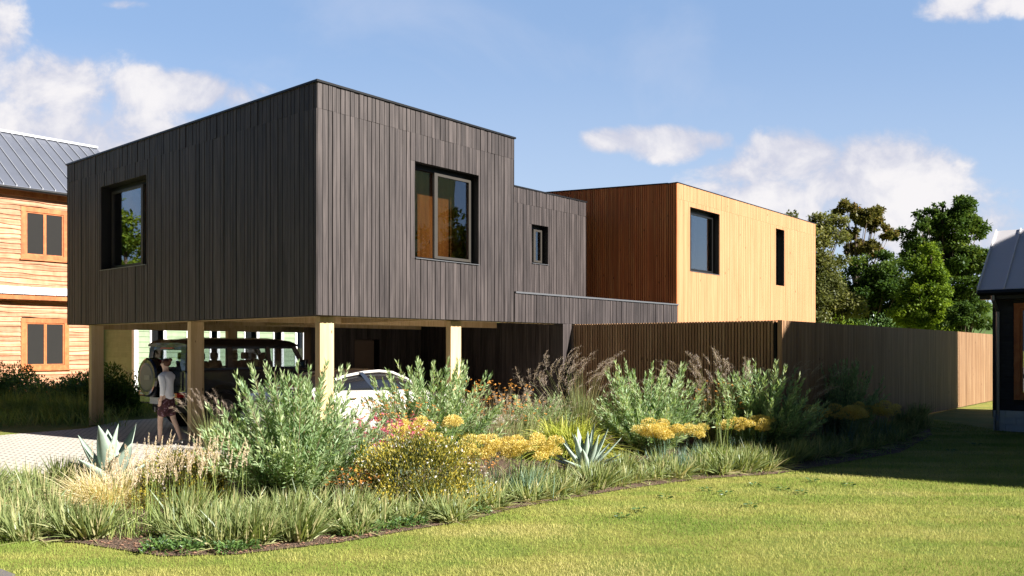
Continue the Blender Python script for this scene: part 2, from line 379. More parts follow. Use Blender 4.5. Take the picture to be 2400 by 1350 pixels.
M['yellow_leaf'] = leafmat('yellow_green_leaves', [(0, (.035, .05, .015)), (.35, (.13, .14, .028)), (.62, (.40, .34, .045)), (1, (.74, .58, .11))], .28, .03)
M['hakone'] = leafmat('striped_yellow_green_blades', [(0, (.16, .22, .04)), (.5, (.40, .44, .08)), (1, (.70, .66, .18))], .35, .03)
M['herb'] = leafmat('low_herb_leaves', [(0, (.04, .09, .03)), (.6, (.12, .22, .05)), (1, (.28, .40, .10))], .3, .06)
M['white_flower'] = leafmat('white_petals', [(0, (.75, .73, .72)), (1, (.85, .84, .85))], .3, .02)
M['orange_flower'] = leafmat('orange_petals', [(0, (.62, .26, .05)), (1, (.80, .44, .14))], .3, .02)
M['pink_flower'] = leafmat('pink_petals', [(0, (.48, .06, .14)), (1, (.72, .22, .30))], .3, .02)
M['brown_stem'] = leafmat('dry_stems', [(0, (.16, .13, .08)), (1, (.34, .27, .17))], .2, .03)
M['blue_stem'] = leafmat('blue_green_stems', [(0, (.10, .19, .13)), (1, (.24, .36, .25))], .2, .06)
def agave_mat():
    m, w = newmat('agave_skin')
    n_ = noise(w, obj3(w, (40, 40, 4)), 1.0, 3.0); f = w.m('ADD', w.m('MULTIPLY', n_, .7), w.m('MULTIPLY', rnd(w), .3))
    c = w.ramp(f, [(0, (.20, .28, .23)), (.5, (.31, .40, .33)), (1, (.45, .53, .45))])
    finish(w, w.n('ShaderNodeBsdfPrincipled', ins={'Base Color': c, 'Roughness': .5, 'Specular IOR Level': .4}).outputs[0]); return m
M['agave'] = agave_mat()
M['bark'] = plain('tree_bark', (.10, .08, .06), .95, 0, .1, .4, 8, 0, .5)
M['crown_dark'] = leafmat('dark_green_crown', [(0, (.035, .075, .020)), (.6, (.085, .14, .032)), (1, (.19, .23, .055))], .35, .01, .25)
M['crown_olive'] = leafmat('olive_crown', [(0, (.08, .10, .04)), (.6, (.18, .19, .07)), (1, (.32, .30, .13))], .35, .01, .25)
M['crown_red'] = leafmat('reddish_crown', [(0, (.07, .08, .025)), (.55, (.15, .14, .045)), (1, (.32, .15, .07))], .35, .01, .25)
M['crown_bright'] = leafmat('bright_green_crown', [(0, (.07, .13, .018)), (.6, (.19, .27, .03)), (1, (.34, .42, .06))], .35, .01, .25)

# ------------------------------------------------------------------ ground, paving, bed
def sheet(name, pts, z, mat, kind='structure'):
    mb = MB(); mb.add([(x, y, z) for x, y in pts], [tuple(range(len(pts)))]); o = mb.build(name, mat); tag(o, kind=kind)
    me = o.data
    if me.polygons[0].normal.z < 0: me.flip_normals()
    return o
g = sheet('ground', [(-900, -300), (900, -300), (900, 1500), (-900, 1500)], 0.0, M['lawn'])
bed_front = [gp(x, y) for x, y in [(-500, 1240), (-60, 1262), (180, 1274), (380, 1306), (560, 1301), (800, 1273), (1000, 1238), (1100, 1222), (1210, 1192), (1450, 1150), (1640, 1124), (1820, 1112), (1960, 1088), (2110, 1062), (2185, 1020), (2170, 985)]]
fP0 = Vector((5.02, 15.68)); fP1 = Vector((13.11, 24.8)); fP2 = Vector((16.0, 28.1))
bed_back = [tuple(fP0 + (fP1-fP0)*.45), tuple(fP0), tuple(H2W(6.9, -.05).xy), tuple(H2W(3.3, 0).xy), tuple(H2W(.3, -.3).xy), tuple(H2W(-.6, 1.2).xy), gp(480, 1072), gp(340, 1092), gp(170, 1108), gp(0, 1122), gp(-500, 1160)]
BED = bed_front + bed_back
bed = sheet('soil', BED, 0.012, M['soil'])
pav = [gp(-500, 1155), gp(0, 1120), gp(170, 1106), gp(340, 1090), gp(480, 1070), tuple(H2W(-.6, 1.2).xy), tuple(H2W(.3, -.28).xy), tuple(H2W(9.4, 0).xy), tuple(H2W(9.4, 9.4).xy), tuple(H2W(1.2, 9.6).xy), gp(200, 1005), gp(0, 1021), gp(-500, 1055)]
PAV = pav
# paving sheet in house coordinates so its courses follow the building
mbp = MB()
inv = Matrix.Rotation(-ANG, 3, 'Z')
mbp.add([inv @ Vector((x-CX, y-CY, 0)) for x, y in pav], [tuple(range(len(pav)))])
po = mbp.build('paving', M['paving']); po.location = (CX, CY, .008); po.rotation_euler = (0, 0, ANG); tag(po, kind='structure')
if po.data.polygons[0].normal.z < 0: po.data.flip_normals()
sheet('road', [gp(-900, 1400), gp(-200, 1290), gp(0, 1338), gp(36, 1352), (-3.4, 5.4), (-2, 4.6), (4, 3.6), (14, 2.0), (30, -4), (30, -26), (-45, -26), (-45, 12), (-16, 10.5)], 0.02, M['asphalt'])  # road at the corner; unseen stretch behind the camera added to cut bounce light
# hill far behind the trees
mb = MB(); ring = []
for i in range(41):
    x = -60 + i*8.0; y = 210 + 8*math.sin(i*.7); h = 9 + 5*math.sin(i*.31+1) + 2*math.sin(i*1.3)
    ring.append([(x, y-90, -.5), (x, y-40, h*.55), (x, y, h), (x, y+70, -.5)])
mb.loft(ring, False, False); tag(mb.build('hill', M['hill'], smooth=True), kind='structure')

def inside(P, poly):
    x, y = P[:, 0], P[:, 1]; r = np.zeros(len(P), bool); n = len(poly)
    for i in range(n):
        (x1, y1), (x2, y2) = poly[i], poly[(i+1) % n]
        c = ((y1 > y) != (y2 > y)) & (x < (x2-x1)*(y-y1)/((y2-y1) if y2 != y1 else 1e-9) + x1); r ^= c
    return r
def lawn_grass():
    rng = np.random.default_rng(5); ac = AC()
    for (d0, d1, dens, h, wd) in ((4.5, 8.5, 3300, .034, .0050), (8.5, 12, 2300, .036, .0065), (12, 18, 1200, .040, .010), (18, 31, 450, .045, .017)):
        xl, xr = (-d1*.66-1.0, d1*.66+1.5)
        n = int((xr-xl)*(d1-d0)*dens); P = np.stack([rng.uniform(xl, xr, n), rng.uniform(d0, d1, n), np.zeros(n)], 1)
        keep = (np.abs(P[:, 0]) < P[:, 1]*.63+1.2) & ~inside(P + rng.normal(size=P.shape)*.03, BED) & ~inside(P, PAV)
        q = (P[:, 0]-CX)*UX + (P[:, 1]-CY)*UY; v = -(P[:, 0]-CX)*UY + (P[:, 1]-CY)*UX
        keep &= ~((q > -.5) & (q < 30) & (v > 0) & (v < 12)) & ~((P[:, 1] > 12) & (P[:, 0] > 10.6))
        fd = (P[:, 0]-fP0.x)*(fP1-fP0).y - (P[:, 1]-fP0.y)*(fP1-fP0).x
        keep &= ~((fd < 0) & (P[:, 1] > 15))
        keep &= ~((P[:, 0] < -4.1) & (P[:, 1] < 6.8))
        P = P[keep]; n = len(P)
        D = np.stack([rng.normal(size=n)*.45, rng.normal(size=n)*.45, np.ones(n)], 1)
        D = unit(D); S = unit(np.stack([rng.normal(size=n), rng.normal(size=n), np.zeros(n)], 1)); L = h*rng.uniform(.5, 1.25, n)[:, None]
        V = np.stack([P - S*wd*.5, P + S*wd*.5, P + D*L], 1); ac.add(V, np.arange(n*3).reshape(n, 3), rng.random(n))
    o = ac.build('lawn_grass', M['blades']); tag(o, 'short mown grass of the yellow green lawn', 'grass', kind='stuff')
lawn_grass()

# ------------------------------------------------------------------ cladding helpers
def split(a0, a1, z0, z1, holes):
    out = []; cur = a0
    for (h0, h1, q0, q1) in sorted(holes):
        if h0 > cur: out.append((cur, h0, z0, z1))
        if q0 > z0: out.append((h0, h1, z0, q0))
        if q1 < z1: out.append((h0, h1, q1, z1))
        cur = h1
    if cur < a1: out.append((cur, a1, z0, z1))
    return out
def bx(mb, axis, a0, a1, p0, p1, z0, z1, rnd=None):
    if axis == 's': mb.box(a0, a1, p0, p1, z0, z1, rnd)
    else: mb.box(p0, p1, a0, a1, z0, z1, rnd)
def backing(mb, axis, a0, a1, plane, th, z0, z1, holes=()):
    for (b0, b1, q0, q1) in split(a0, a1, z0, z1, holes): bx(mb, axis, b0, b1, plane, plane+th, q0, q1)
def boards(mb, axis, a0, a1, plane, z0, z1, holes=(), pitch=.13, gap=.009, th=.022, joint=None, rise=None, rg=None, wvar=.25, dvar=.006):
    rg = rg or random.Random(3); a = a0
    while a < a1-.01:
        wdt = pitch*(1+rg.uniform(-wvar, wvar)); b = min(a+wdt, a1)
        zt = z1 + (rise*((a+b)/2-a0) if rise else 0)
        segs = [(z0, zt)]
        for (h0, h1, q0, q1) in holes:
            if b > h0+.004 and a < h1-.004:
                ns = []
                for (s0, s1) in segs:
                    if q0 > s0: ns.append((s0, min(q0, s1)))
                    if q1 < s1: ns.append((max(q1, s0), s1))
                segs = ns
        for (s0, s1) in segs:
            parts = [(s0, s1)]
            if joint and s0 < zt-joint < s1: parts = [(s0, zt-joint-.0015), (zt-joint+.0015, s1)]
            for (t0, t1) in parts:
                d = th + rg.uniform(-dvar, dvar)
                xa, xb = a+gap/2, b-gap/2
                # clip the board at the opening's jambs
                for (h0, h1, q0, q1) in holes:
                    if t0 < q1-.01 and t1 > q0+.01:
                        if xa < h0 < xb: xb = h0
                        if xa < h1 < xb: xa = h1
                bx(mb, axis, xa, xb, plane-d, plane, t0, t1, rg.random())
        # slivers of a board that straddles a jamb keep their full height beside the opening
        for (h0, h1, q0, q1) in holes:
            if a+gap/2 < h0-.006 and b > h0+.004: bx(mb, axis, a+gap/2, h0, plane-th, plane, q0, q1, rg.random())
            if b-gap/2 > h1+.006 and a < h1-.004: bx(mb, axis, h1, b-gap/2, plane-th, plane, q0, q1, rg.random())
        a = b
# ------------------------------------------------------------------ the house
house = thing('modern_house', 'flat roofed house with black boarded box raised on pine posts and orange slatted wing', 'house', (CX, CY, 0), ANG)
ZB, ZT = EYE+.516, EYE+4.30
W1 = (5.75, 7.88, 3.52, 5.38)        # left face (along v)
W2 = (2.13, 3.83, 3.43, 5.19)        # right face (along s)
W3 = (8.10, 8.77, 3.93, 4.92)        # link block
W4 = (12.33, 14.10, 3.90, 5.66)      # orange wing
W5 = (18.06, 18.75, 3.84, 5.69)
SL, VL = 4.907, 9.66
m = MB(); backing(m, 's', .02, SL, .02, .22, ZB, ZT-.03, [W2]); backing(m, 'v', .26, VL, .02, .30, ZB, ZT-.03, [W1])
backing(m, 'v', .26, VL, SL-.22, .2, ZB+.4, ZT-.03); m.box(.3, SL-.24, VL-.2, VL, ZB, ZT-.03)
m.build('wall_core', M['reveal'], house)
rg = random.Random(11)
m = MB(); boards(m, 's', .0, SL, .02, ZB, ZT-.02, [W2], .105, .014, .024, .42, rg=rg); m.build('front_cladding', M['black_wood'], house)
m = MB(); boards(m, 'v', .0, VL, .02, ZB, ZT-.02, [W1], .115, .014, .026, .42, rg=rg)
m.build('side_cladding', M['black_wood'], house)
m = MB(); m.box(SL-.018, SL+.004, .03, VL, ZB+.4, ZT-.02); m.build('cladding', M['black_wood'], house)
m = MB(); m.box(-.03, SL+.03, -.03, .25, ZT-.02, ZT+.015); m.box(-.03, .25, .25, VL+.03, ZT-.02, ZT+.015); m.box(SL-.22, SL+.03, .25, VL+.03, ZT-.02, ZT+.015); m.box(.25, SL-.22, VL-.22, VL+.03, ZT-.02, ZT+.015)
m.build('coping', M['black_metal'], house)
m = MB(); m.box(.25, SL-.22, .25, VL-.2, ZT-.35, ZT-.25); m.build('roof', M['roof_felt'], house)
m = MB(); m.box(.33, SL-.24, .27, VL-.22, ZB+.22, ZB+.30); m.box(1.9, 4.3, 1.9, 1.98, ZB+.3, ZT-.36); m.build('floor', M['interior'], house)
# link block under the terrace, parapet
PZ = EYE+1.13
SE = 11.66
m = MB(); m.box(SL+.03, SE-.03, .02, .2, ZB, PZ-.03); m.box(SE-.15, SE-.03, .2, 1.0, ZB, PZ-.03); m.box(SL-.1, SE-.2, .2, 7.6, ZB+.25, PZ-.32); m.build('parapet_core', M['reveal'], house)
m = MB(); boards(m, 's', SL+.008, SE, .02, ZB, PZ-.02, [], .105, .014, .024, None, rg=rg); m.box(SE-.03, SE+.0, .02, .35, ZB, PZ-.02); m.build('parapet_cladding', M['black_wood'], house)
m = MB(); m.box(SL+.03, SE+.02, -.03, .22, PZ-.02, PZ+.015); m.build('parapet_coping', M['grey_metal'], house)
m = MB(); m.box(SL+.03, SE-.2, .22, 2.6, PZ-.3, PZ-.24); m.build('terrace_floor', M['roof_felt'], house)
# set back middle block
VM = 2.15; ZM = EYE+3.95; SM = 10.46
m = MB(); backing(m, 's', SL-.1, SM, VM, .24, PZ-.35, ZM-.03, [W3]); m.box(SM-.2, SM-.002, VM+.24, 7, PZ-.3, ZM-.03); m.box(SL-.1, SM-.2, 2.6, 7, ZM-.3, ZM-.2)
m.box(SM, 11.62, 2.97, 3.1, PZ-.3, ZM-.1)
m.build('middle_wall_core', M['reveal'], house)
m = MB(); boards(m, 's', SL, SM, VM, PZ-.3, ZM-.02, [W3], .105, .014, .024, .38, rg=rg); m.build('middle_cladding', M['black_wood'], house)
m = MB(); m.box(SL, SM+.03, VM-.04, VM+.26, ZM-.02, ZM+.015); m.build('middle_coping', M['black_metal'], house)
# orange wing
S0 = 11.64; S1 = 21.5; ZO = EYE+4.40; VO = 5.4; RISE = .058
m = MB(); backing(m, 's', S0+.02, S1, .03, .26, 1.0, ZO-.03, [W4, W5])
m.hexa([(S0+.03, .29, 1.0), (S0+.2, .29, 1.0), (S0+.2, VO, 1.0), (S0+.03, VO, 1.0), (S0+.03, .29, ZO-.02), (S0+.2, .29, ZO-.02), (S0+.2, VO, ZO+RISE*VO-.02), (S0+.03, VO, ZO+RISE*VO-.02)])
m.box(S1-.2, S1, .29, VO, 1.0, ZO-.04); m.box(S0+.2, S1-.2, VO-.2, VO, 1, ZO+.2)
m.build('wing_wall_core', M['reveal'], house)
m = MB(); m.hexa([(S0+.2, .29, ZO-.2), (S1-.2, .29, ZO-.2), (S1-.2, VO-.2, ZO-.2), (S0+.2, VO-.2, ZO-.2), (S0+.2, .29, ZO-.1), (S1-.2, .29, ZO-.1), (S1-.2, VO-.2, ZO-.1), (S0+.2, VO-.2, ZO-.1)])
m.build('wing_roof', M['roof_felt'], house)
m = MB(); boards(m, 's', S0, S1+.02, .03, 1.0, ZO-.02, [W4, W5], .066, .020, .034, .42, rg=rg, wvar=.05, dvar=.002); m.build('wing_front_slats', M['cedar'], house)
m = MB(); boards(m, 'v', .0, VO, S0+.03, 1.0, ZO-.02, [], .066, .022, .036, None, RISE, rg=rg, wvar=.06, dvar=.003); m.build('wing_side_slats', M['cedar_shade_side'], house)
m = MB(); m.box(S0-.02, S1+.03, -.015, .27, ZO-.02, ZO+.002)
m.hexa([(S0-.03, .27, ZO-.02), (S0+.22, .27, ZO-.02), (S0+.22, VO, ZO+RISE*VO-.02), (S0-.03, VO, ZO+RISE*VO-.02), (S0-.03, .27, ZO+.012), (S0+.22, .27, ZO+.012), (S0+.22, VO, ZO+RISE*VO+.012), (S0-.03, VO, ZO+RISE*VO+.012)])
m.build('wing_coping', M['black_metal'], house)

def window(axis, hole, plane, th, frame_mat, mull=.45, lining=True, glass='glass', out=0):
    """sliding window set deep in its reveal: outer frame, two panes, sash"""
    a0, a1, z0, z1 = hole; p = plane+th
    w_ = MB(); fw = .06
    bx(w_, axis, a0+.003, a1-.003, p-.09, p, z0+.003, z0+fw); bx(w_, axis, a0+.003, a1-.003, p-.09, p, z1-fw-.03, z1-.003)
    bx(w_, axis, a0+.003, a0+fw, p-.09, p, z0+fw, z1-fw-.03); bx(w_, axis, a1-fw, a1-.003, p-.09, p, z0+fw, z1-fw-.03)
    win = w_.build('window', M['black_metal'], house)
    am = a0 + (a1-a0)*mull
    s_ = MB(); b0, b1, c0, c1 = am-.04, a1-fw-.01, z0+fw+.002, z1-fw-.032
    for (q0, q1, r0, r1) in ((b0, b1, c0, c0+.05), (b0, b1, c1-.05, c1), (b0, b0+.085, c0+.05, c1-.05), (b1-.05, b1, c0+.05, c1-.05)): bx(s_, axis, q0, q1, p-.115, p-.06, r0, r1)
    s_.build('sash', frame_mat, win)
    g1 = MB(); bx(g1, axis, a0+fw, am, p-.045, p-.035, z0+fw, z1-fw-.03); g1.build('pane', M[glass], win)
    g2 = MB(); bx(g2, axis, b0+.08, b1-.045, p-.092, p-.082, c0+.045, c1-.045); g2.build('pane', M[glass], win)
    sill = MB(); bx(sill, axis, a0+.004, a1-.004, plane-.05, p-.09, z0-.0, z0+.012); sill.build('sill', M['grey_metal'], win)
    if lining:
        c = MB(); q = a0-.25
        while q < a1+.3: bx(c, axis, q, q+.16, p+.36, p+.39, z0-.35, z1+.35); q += .162
        c.build('timber_lining', M['curtain'], win)
    else:
        c = MB(); bx(c, axis, a0-.2, a1+.2, p+.6, p+.63, z0-.3, z1+.3); c.build('black_room_panel', M['interior'], win)  # black panel stands in for the unlit room behind the glass
    return win
window('s', W2, .02, .24, M['alu'], .40)
window('v', W1, .02, .30, M['alu'], .30)
window('s', W3, VM, .24, M['alu'], .45)
window('s', W4, .03, .26, M['black_metal'], .2, False)
w_ = MB(); bx(w_, 's', W5[0]+.003, W5[1]-.003, .24, .29, W5[2]+.003, W5[3]-.003); win5 = w_.build('window', M['black_metal'], house)
w_ = MB(); bx(w_, 's', W5[0]+.06, W5[1]-.06, .228, .236, W5[2]+.06, W5[3]-.06); w_.build('pane', M['glass_dark'], win5)
# carport: soffit, beams, posts, walls, door
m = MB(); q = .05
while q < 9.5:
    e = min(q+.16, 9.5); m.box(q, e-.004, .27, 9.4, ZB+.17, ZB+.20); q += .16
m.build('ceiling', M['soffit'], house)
m = MB(); m.box(.26, 9.5, .245, .345, ZB-.012, ZB+.169); m.build('beam', M['pine'], house)
m = MB(); m.box(.33, .43, .345, 9.45, ZB-.010, ZB+.168); m.build('beam', M['pine'], house)
for vb in (4.36, 7.42):
    m = MB(); m.box(.43, 9.3, vb, vb+.12, ZB+.01, ZB+.167); m.build('beam', M['pine'], house)
m = MB(); m.box(.43, 9.3, 9.2, 9.32, ZB-.1, ZB+.167); m.build('beam', M['pine'], house)
m = MB(); m.box(3.9, 4.02, .35, 7.41, ZB+.03, ZB+.166); m.build('beam', M['pine'], house)
for (ps, pv) in ((.20, .20), (3.26, .20), (.20, 4.35), (.20, 8.84), (3.9, 9.19)):
    m = MB(); m.box(ps, ps+.285, pv, pv+.135, .010, ZB-.014 if pv > .3 else ZB-.016); m.build('post', M['pine'], house, bevel=.006)
m = MB(); boards(m, 's', 6.58, 6.90, .03, .012, ZB-.003, [], .11, .008, .022, None, rg=rg); m.box(6.59, 6.89, .031, .30, .012, ZB-.002)
m.build('pillar', M['black_wood'], house)
DR = (6.88, 7.80, .03, 2.04)
m = MB(); backing(m, 's', 5.42, 9.5, 7.6, .30, .012, ZB+.165, [DR]); m.box(9.5, 9.6, .3, 7.9, .012, ZB+.165); m.build('carport_wall_core', M['reveal'], house)
m = MB(); boards(m, 's', 5.40, 9.47, 7.598, .012, ZB+.16, [DR], .13, .009, .022, None, rg=rg); boards(m, 'v', .30, 7.57, 9.498, .012, ZB+.16, [], .13, .009, .022, None, rg=rg)
m.box(5.398, 5.42, 7.6, 7.9, .012, ZB+.16); m.build('carport_wall_boards', M['black_wood'], house)
m = MB(); m.box(DR[0]+.02, DR[1]-.02, 7.80, 7.85, .035, 2.02); m.box(DR[0]-.1, DR[1]+.1, 7.92, 7.95, .012, 2.2); dr = m.build('door', M['door_wood'], house, bevel=.004)
m = MB(); m.tube([(DR[0]+.12, 7.79, 1.02), (DR[0]+.12, 7.74, 1.02), (DR[0]+.25, 7.74, 1.02)], .011, 6); m.build('handle', M['silver'], dr)

# ------------------------------------------------------------------ slatted fences
def fence(name, A, B, zA, zB, label, outward, posts=True):
    A = Vector(A); B = Vector(B); L = (B-A).length; an = math.atan2((B-A).y, (B-A).x)
    f = thing(name, label, 'fence', (A.x, A.y, 0), an)
    m = MB(); a = 0; rgx = random.Random(7); o = outward
    while a < L-.03:
        z = zA + (zB-zA)*(a/L); m.box(a, a+.045, .0, o*.03, .03, z, rgx.random()); a += .066
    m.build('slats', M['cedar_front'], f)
    m = MB(); n = 6
    for k in range(n):
        a0, a1 = L*k/n, L*(k+1)/n; z0 = zA + (zB-zA)*(k/n); z1 = zA + (zB-zA)*((k+1)/n)
        m.hexa([(a0, -.004*o, .03), (a1, -.004*o, .03), (a1, -.03*o, .03), (a0, -.03*o, .03), (a0, -.004*o, z0-.02), (a1, -.004*o, z1-.02), (a1, -.03*o, z1-.02), (a0, -.03*o, z0-.02)])
    m.build('backing_board', M['reveal'], f)
    m = MB(); m.hexa([(0, -.004*o, zA-.015), (L, -.004*o, zB-.015), (L, -.06*o, zB-.015), (0, -.06*o, zA-.015), (0, -.004*o, zA+.0), (L, -.004*o, zB+.0), (L, -.06*o, zB), (0, -.06*o, zA)]); m.build('top_rail', M['black_metal'], f)
    k = 0.0
    while k <= L:
        p_ = MB(); p_.box(k, k+.07, -.032*o, -.10*o, 0, zA+(zB-zA)*k/L-.03); p_.build('fence_post', M['black_metal'], f); k += 2.3
    return f
ev = H2W(6.95, -.04).xy
fence('slatted_fence', tuple(ev), tuple(fP0 + Vector((-.09, .02))), 2.335, 2.325, 'brown vertical slat fence from the carport pillar toward the lawn, behind plumed grasses', -1)
fn = fence('slatted_fence', tuple(fP0), tuple(fP1), 2.325, 2.285, 'long brown vertical slat fence running back along the lawn to the right neighbour', -1)
m = MB(); m.box(-.05, .0, -.05, .04, 0, 2.33); m.build('corner_post', M['cedar_front'], fn)
L1 = (fP1-fP0).length; L2 = (fP2-fP1).length
m = MB(); a = L1+.01; rgx = random.Random(8); dlt = Vector((fP2-fP1)); 
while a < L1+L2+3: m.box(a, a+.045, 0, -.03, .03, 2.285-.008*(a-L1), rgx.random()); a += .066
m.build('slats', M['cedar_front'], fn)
m = MB(); m.box(L1, L1+L2+3, .004, .03, .03, 2.22); m.build('backing_board', M['reveal'], fn)

# ------------------------------------------------------------------ neighbour houses
def lap(mb, axis, a0, a1, plane, z0, z1, holes, h=.16, rg=None, wavy=0.0, sgn=-1):
    rg = rg or random.Random(2); z = z0
    while z < z1-.02:
        zt = min(z+h, z1); ph_ = rg.uniform(0, 9)
        segs = [(a0, a1)]
        for (h0, h1, q0, q1) in holes:
            if zt > q0+.01 and z < q1-.01:
                ns = []
                for (s0, s1) in segs:
                    if h0 > s0: ns.append((s0, min(h0, s1)))
                    if h1 < s1: ns.append((max(h1, s0), s1))
                segs = ns
        for (s0, s1) in segs:
            if s1-s0 < .02: continue
            n = max(1, int((s1-s0)/.12)) if wavy else 1; r_ = rg.random(); off = [wavy*(math.sin((s0+(s1-s0)*q/n)*2.3+ph_)+.5*math.sin((s0+(s1-s0)*q/n)*7.1+ph_*3)) for q in range(n+1)]
            for k in range(n):
                b0 = s0+(s1-s0)*k/n; b1 = s0+(s1-s0)*(k+1)/n
                lo0, lo1 = z+off[k], z+off[k+1]; po_, pi_ = plane+sgn*(.042 if wavy else .028), plane+sgn*.006
                pts = [(b0, po_, lo0), (b1, po_, lo1), (b1, plane, lo1), (b0, plane, lo0), (b0, pi_, zt), (b1, pi_, zt), (b1, plane, zt), (b0, plane, zt)]
                if axis == 'v': pts = [(y, x, q) for x, y, q in pts]
                mb.hexa(pts, r_)
        z = zt
def small_window(parent, axis, hole, plane, trim, tw=.13, panes=2, glass='glass', sill=True, frame=None, lin='interior', back=.5):
    a0, a1, z0, z1 = hole; t = MB()
    for (b0, b1, q0, q1) in ((a0-tw, a1+tw, z1, z1+tw), (a0-tw, a1+tw, z0-tw, z0), (a0-tw, a0, z0, z1), (a1, a1+tw, z0, z1)): bx(t, axis, b0, b1, plane-.05, plane+.03, q0, q1)
    wn = t.build('window', trim, parent)
    f = MB(); fw = .045
    w0 = (a1-a0)/panes
    for k in range(panes):
        b0, b1 = a0+w0*k+.003, a0+w0*(k+1)-.003
        for (c0, c1, q0, q1) in ((b0, b1, z0+.003, z0+fw), (b0, b1, z1-fw, z1-.003), (b0, b0+fw, z0+fw, z1-fw), (b1-fw, b1, z0+fw, z1-fw)): bx(f, axis, c0, c1, plane-.02, plane+.05, q0, q1)
    f.build('frame', frame or trim, wn)
    for k in range(panes):
        g_ = MB(); bx(g_, axis, a0+w0*k+fw, a0+w0*(k+1)-fw, plane+.01, plane+.016, z0+fw, z1-fw); g_.build('pane', M[glass], wn)
    if sill: g_ = MB(); bx(g_, axis, a0-tw-.04, a1+tw+.04, plane-.10, plane-.052, z0-tw-.03, z0-tw+.02); g_.build('sill', trim, wn)
    c = MB(); bx(c, axis, a0-.05, a1+.05, plane+back, plane+back+.02, z0-.1, z1+.1); c.build('dark_room_panel', M[lin], wn)  # near-black sheet painted as the dim room behind the panes
    if glass != 'glass_dark':
        for (c0, c1) in ((a0-.02, a0+.2*(a1-a0)), (a1-.15*(a1-a0), a1+.02)):
            c = MB(); q = c0
            while q < c1: bx(c, axis, q, q+.035, plane+.12+.02*math.sin(q*60), plane+.14+.02*math.sin(q*60), z0-.05, z1+.05); q += .036
            c.build('curtain', M['cloth'], wn)
    return wn
# brown lap sided house, far left
VB = 21.06
brown = thing('brown_house', 'two storey brown lap sided house with zinc seam roof at left edge', 'house', (CX, CY, 0), ANG)
sB1 = s_at(214, VB); sB0 = sB1-9.0
dB = dep(s_at(100, VB), VB)
zE = z_at(452, dB)+.1
def bwin(x0, x1, y0, y1):
    a0, a1 = s_at(x0, VB), s_at(x1, VB); return (a0, a1, z_at(y1, dep((a0+a1)/2, VB)), z_at(y0, dep((a0+a1)/2, VB)))
BU = bwin(60, 148, 500, 600); BL = bwin(60, 150, 757, 856)
m = MB(); backing(m, 's', sB0, sB1-.02, VB, .2, 0, zE, [BU, BL]); m.box(sB1-.2, sB1-.02, VB+.2, VB+8, 0, zE); m.box(sB0, sB1-.2, VB+7.8, VB+8, 0, zE); m.box(sB0, sB0+.2, VB+.2, VB+7.8, 0, zE)
m.build('wall_core', M['interior'], brown)
m = MB(); hol = [(a-.13, b+.13, c-.13, d_+.13) for (a, b, c, d_) in (BU, BL)]
lap(m, 's', sB0, sB1, VB, .5, zE, hol, .17, random.Random(4), .018)
m.build('lap_siding', M['brown_siding'], brown)
m = MB(); m.box(sB1-.02, sB1+.01, VB, VB+8, .5, zE); m.box(sB0, sB1, VB-.03, VB, 0, .5, mi=0); m.build('side_wall', M['brown_siding'], brown)
small_window(brown, 's', BU, VB, M['trim_wood'], .16, glass='glass_bright'); small_window(brown, 's', BL, VB, M['trim_wood'], .16)
m = MB(); m.box(sB0, sB1+.05, VB-.10, VB-.03, zE-.32, zE-.02); m.build('eave_board', M['trim_wood'], brown)
zc = z_at(685, dB)
m = MB()
for k in range(26):
    a0 = sB0 + (sB1-sB0)*k/26; a1 = sB0+(sB1-sB0)*(k+1)/26
    m.hexa([(a0+.006, VB-.42, zc-.12), (a1-.006, VB-.42, zc-.12), (a1-.006, VB-.03, zc+.14), (a0+.006, VB-.03, zc+.14), (a0+.006, VB-.42, zc-.09), (a1-.006, VB-.42, zc-.09), (a1-.006, VB-.03, zc+.17), (a0+.006, VB-.03, zc+.17)])
m.build('canopy', M['roof_grey'], brown)
m = MB(); m.box(sB0, sB1, VB-.36, VB-.30, zc-.30, zc-.13); m.build('canopy_board', M['trim_wood'], brown)
zR = z_at(315, dep(s_at(20, VB+4), VB+4))
def gable_roof(parent, s0, s1, v0, v1, ze, zr, mat, seam=.45, th=.06, over=.35, matseam=None):
    vm_ = (v0+v1)/2; m = MB()
    for (va, vb_) in ((v0-over, vm_), (v1+over, vm_)):
        m.hexa([(s0, va, ze-.1), (s1, va, ze-.1), (s1, vb_, zr), (s0, vb_, zr), (s0, va, ze-.1+th), (s1, va, ze-.1+th), (s1, vb_, zr+th), (s0, vb_, zr+th)])
    rf = m.build('roof', mat, parent)
    m = MB(); a = s0+.02
    while a < s1:
        for (va, vb_) in ((v0-over, vm_), (v1+over, vm_)):
            m.hexa([(a, va, ze-.1+th), (a+.025, va, ze-.1+th), (a+.025, vb_, zr+th), (a, vb_, zr+th), (a, va, ze-.1+th+.05), (a+.025, va, ze-.1+th+.05), (a+.025, vb_, zr+th+.05), (a, vb_, zr+th+.05)])
        a += seam
    m.build('roof_seams', matseam or mat, rf)
    m = MB(); m.box(s0-.02, s1+.02, vm_-.12, vm_+.12, zr+th-.02, zr+th+.07); m.build('ridge_cap', matseam or mat, rf)
    return rf
rb = gable_roof(brown, sB0-.4, sB1+1.9, VB, VB+8, zE, zR, M['roof_metal'], .42, matseam=plain('zinc_seams', (.32, .34, .38), .45, .3))
m = MB(); m.tube([(sB0-.3, VB-.42, zE-.13), (sB1+1.9, VB-.42, zE-.13)], .07, 8); m.build('gutter', M['black_metal'], brown)
for q in (sB1, sB0): m = MB(); m.loft([[(q-.02, VB, zE), (q-.02, VB+8, zE), (q-.02, VB+4, zR)], [(q, VB, zE), (q, VB+8, zE), (q, VB+4, zR)]]); m.build('gable', M['brown_siding'], brown)
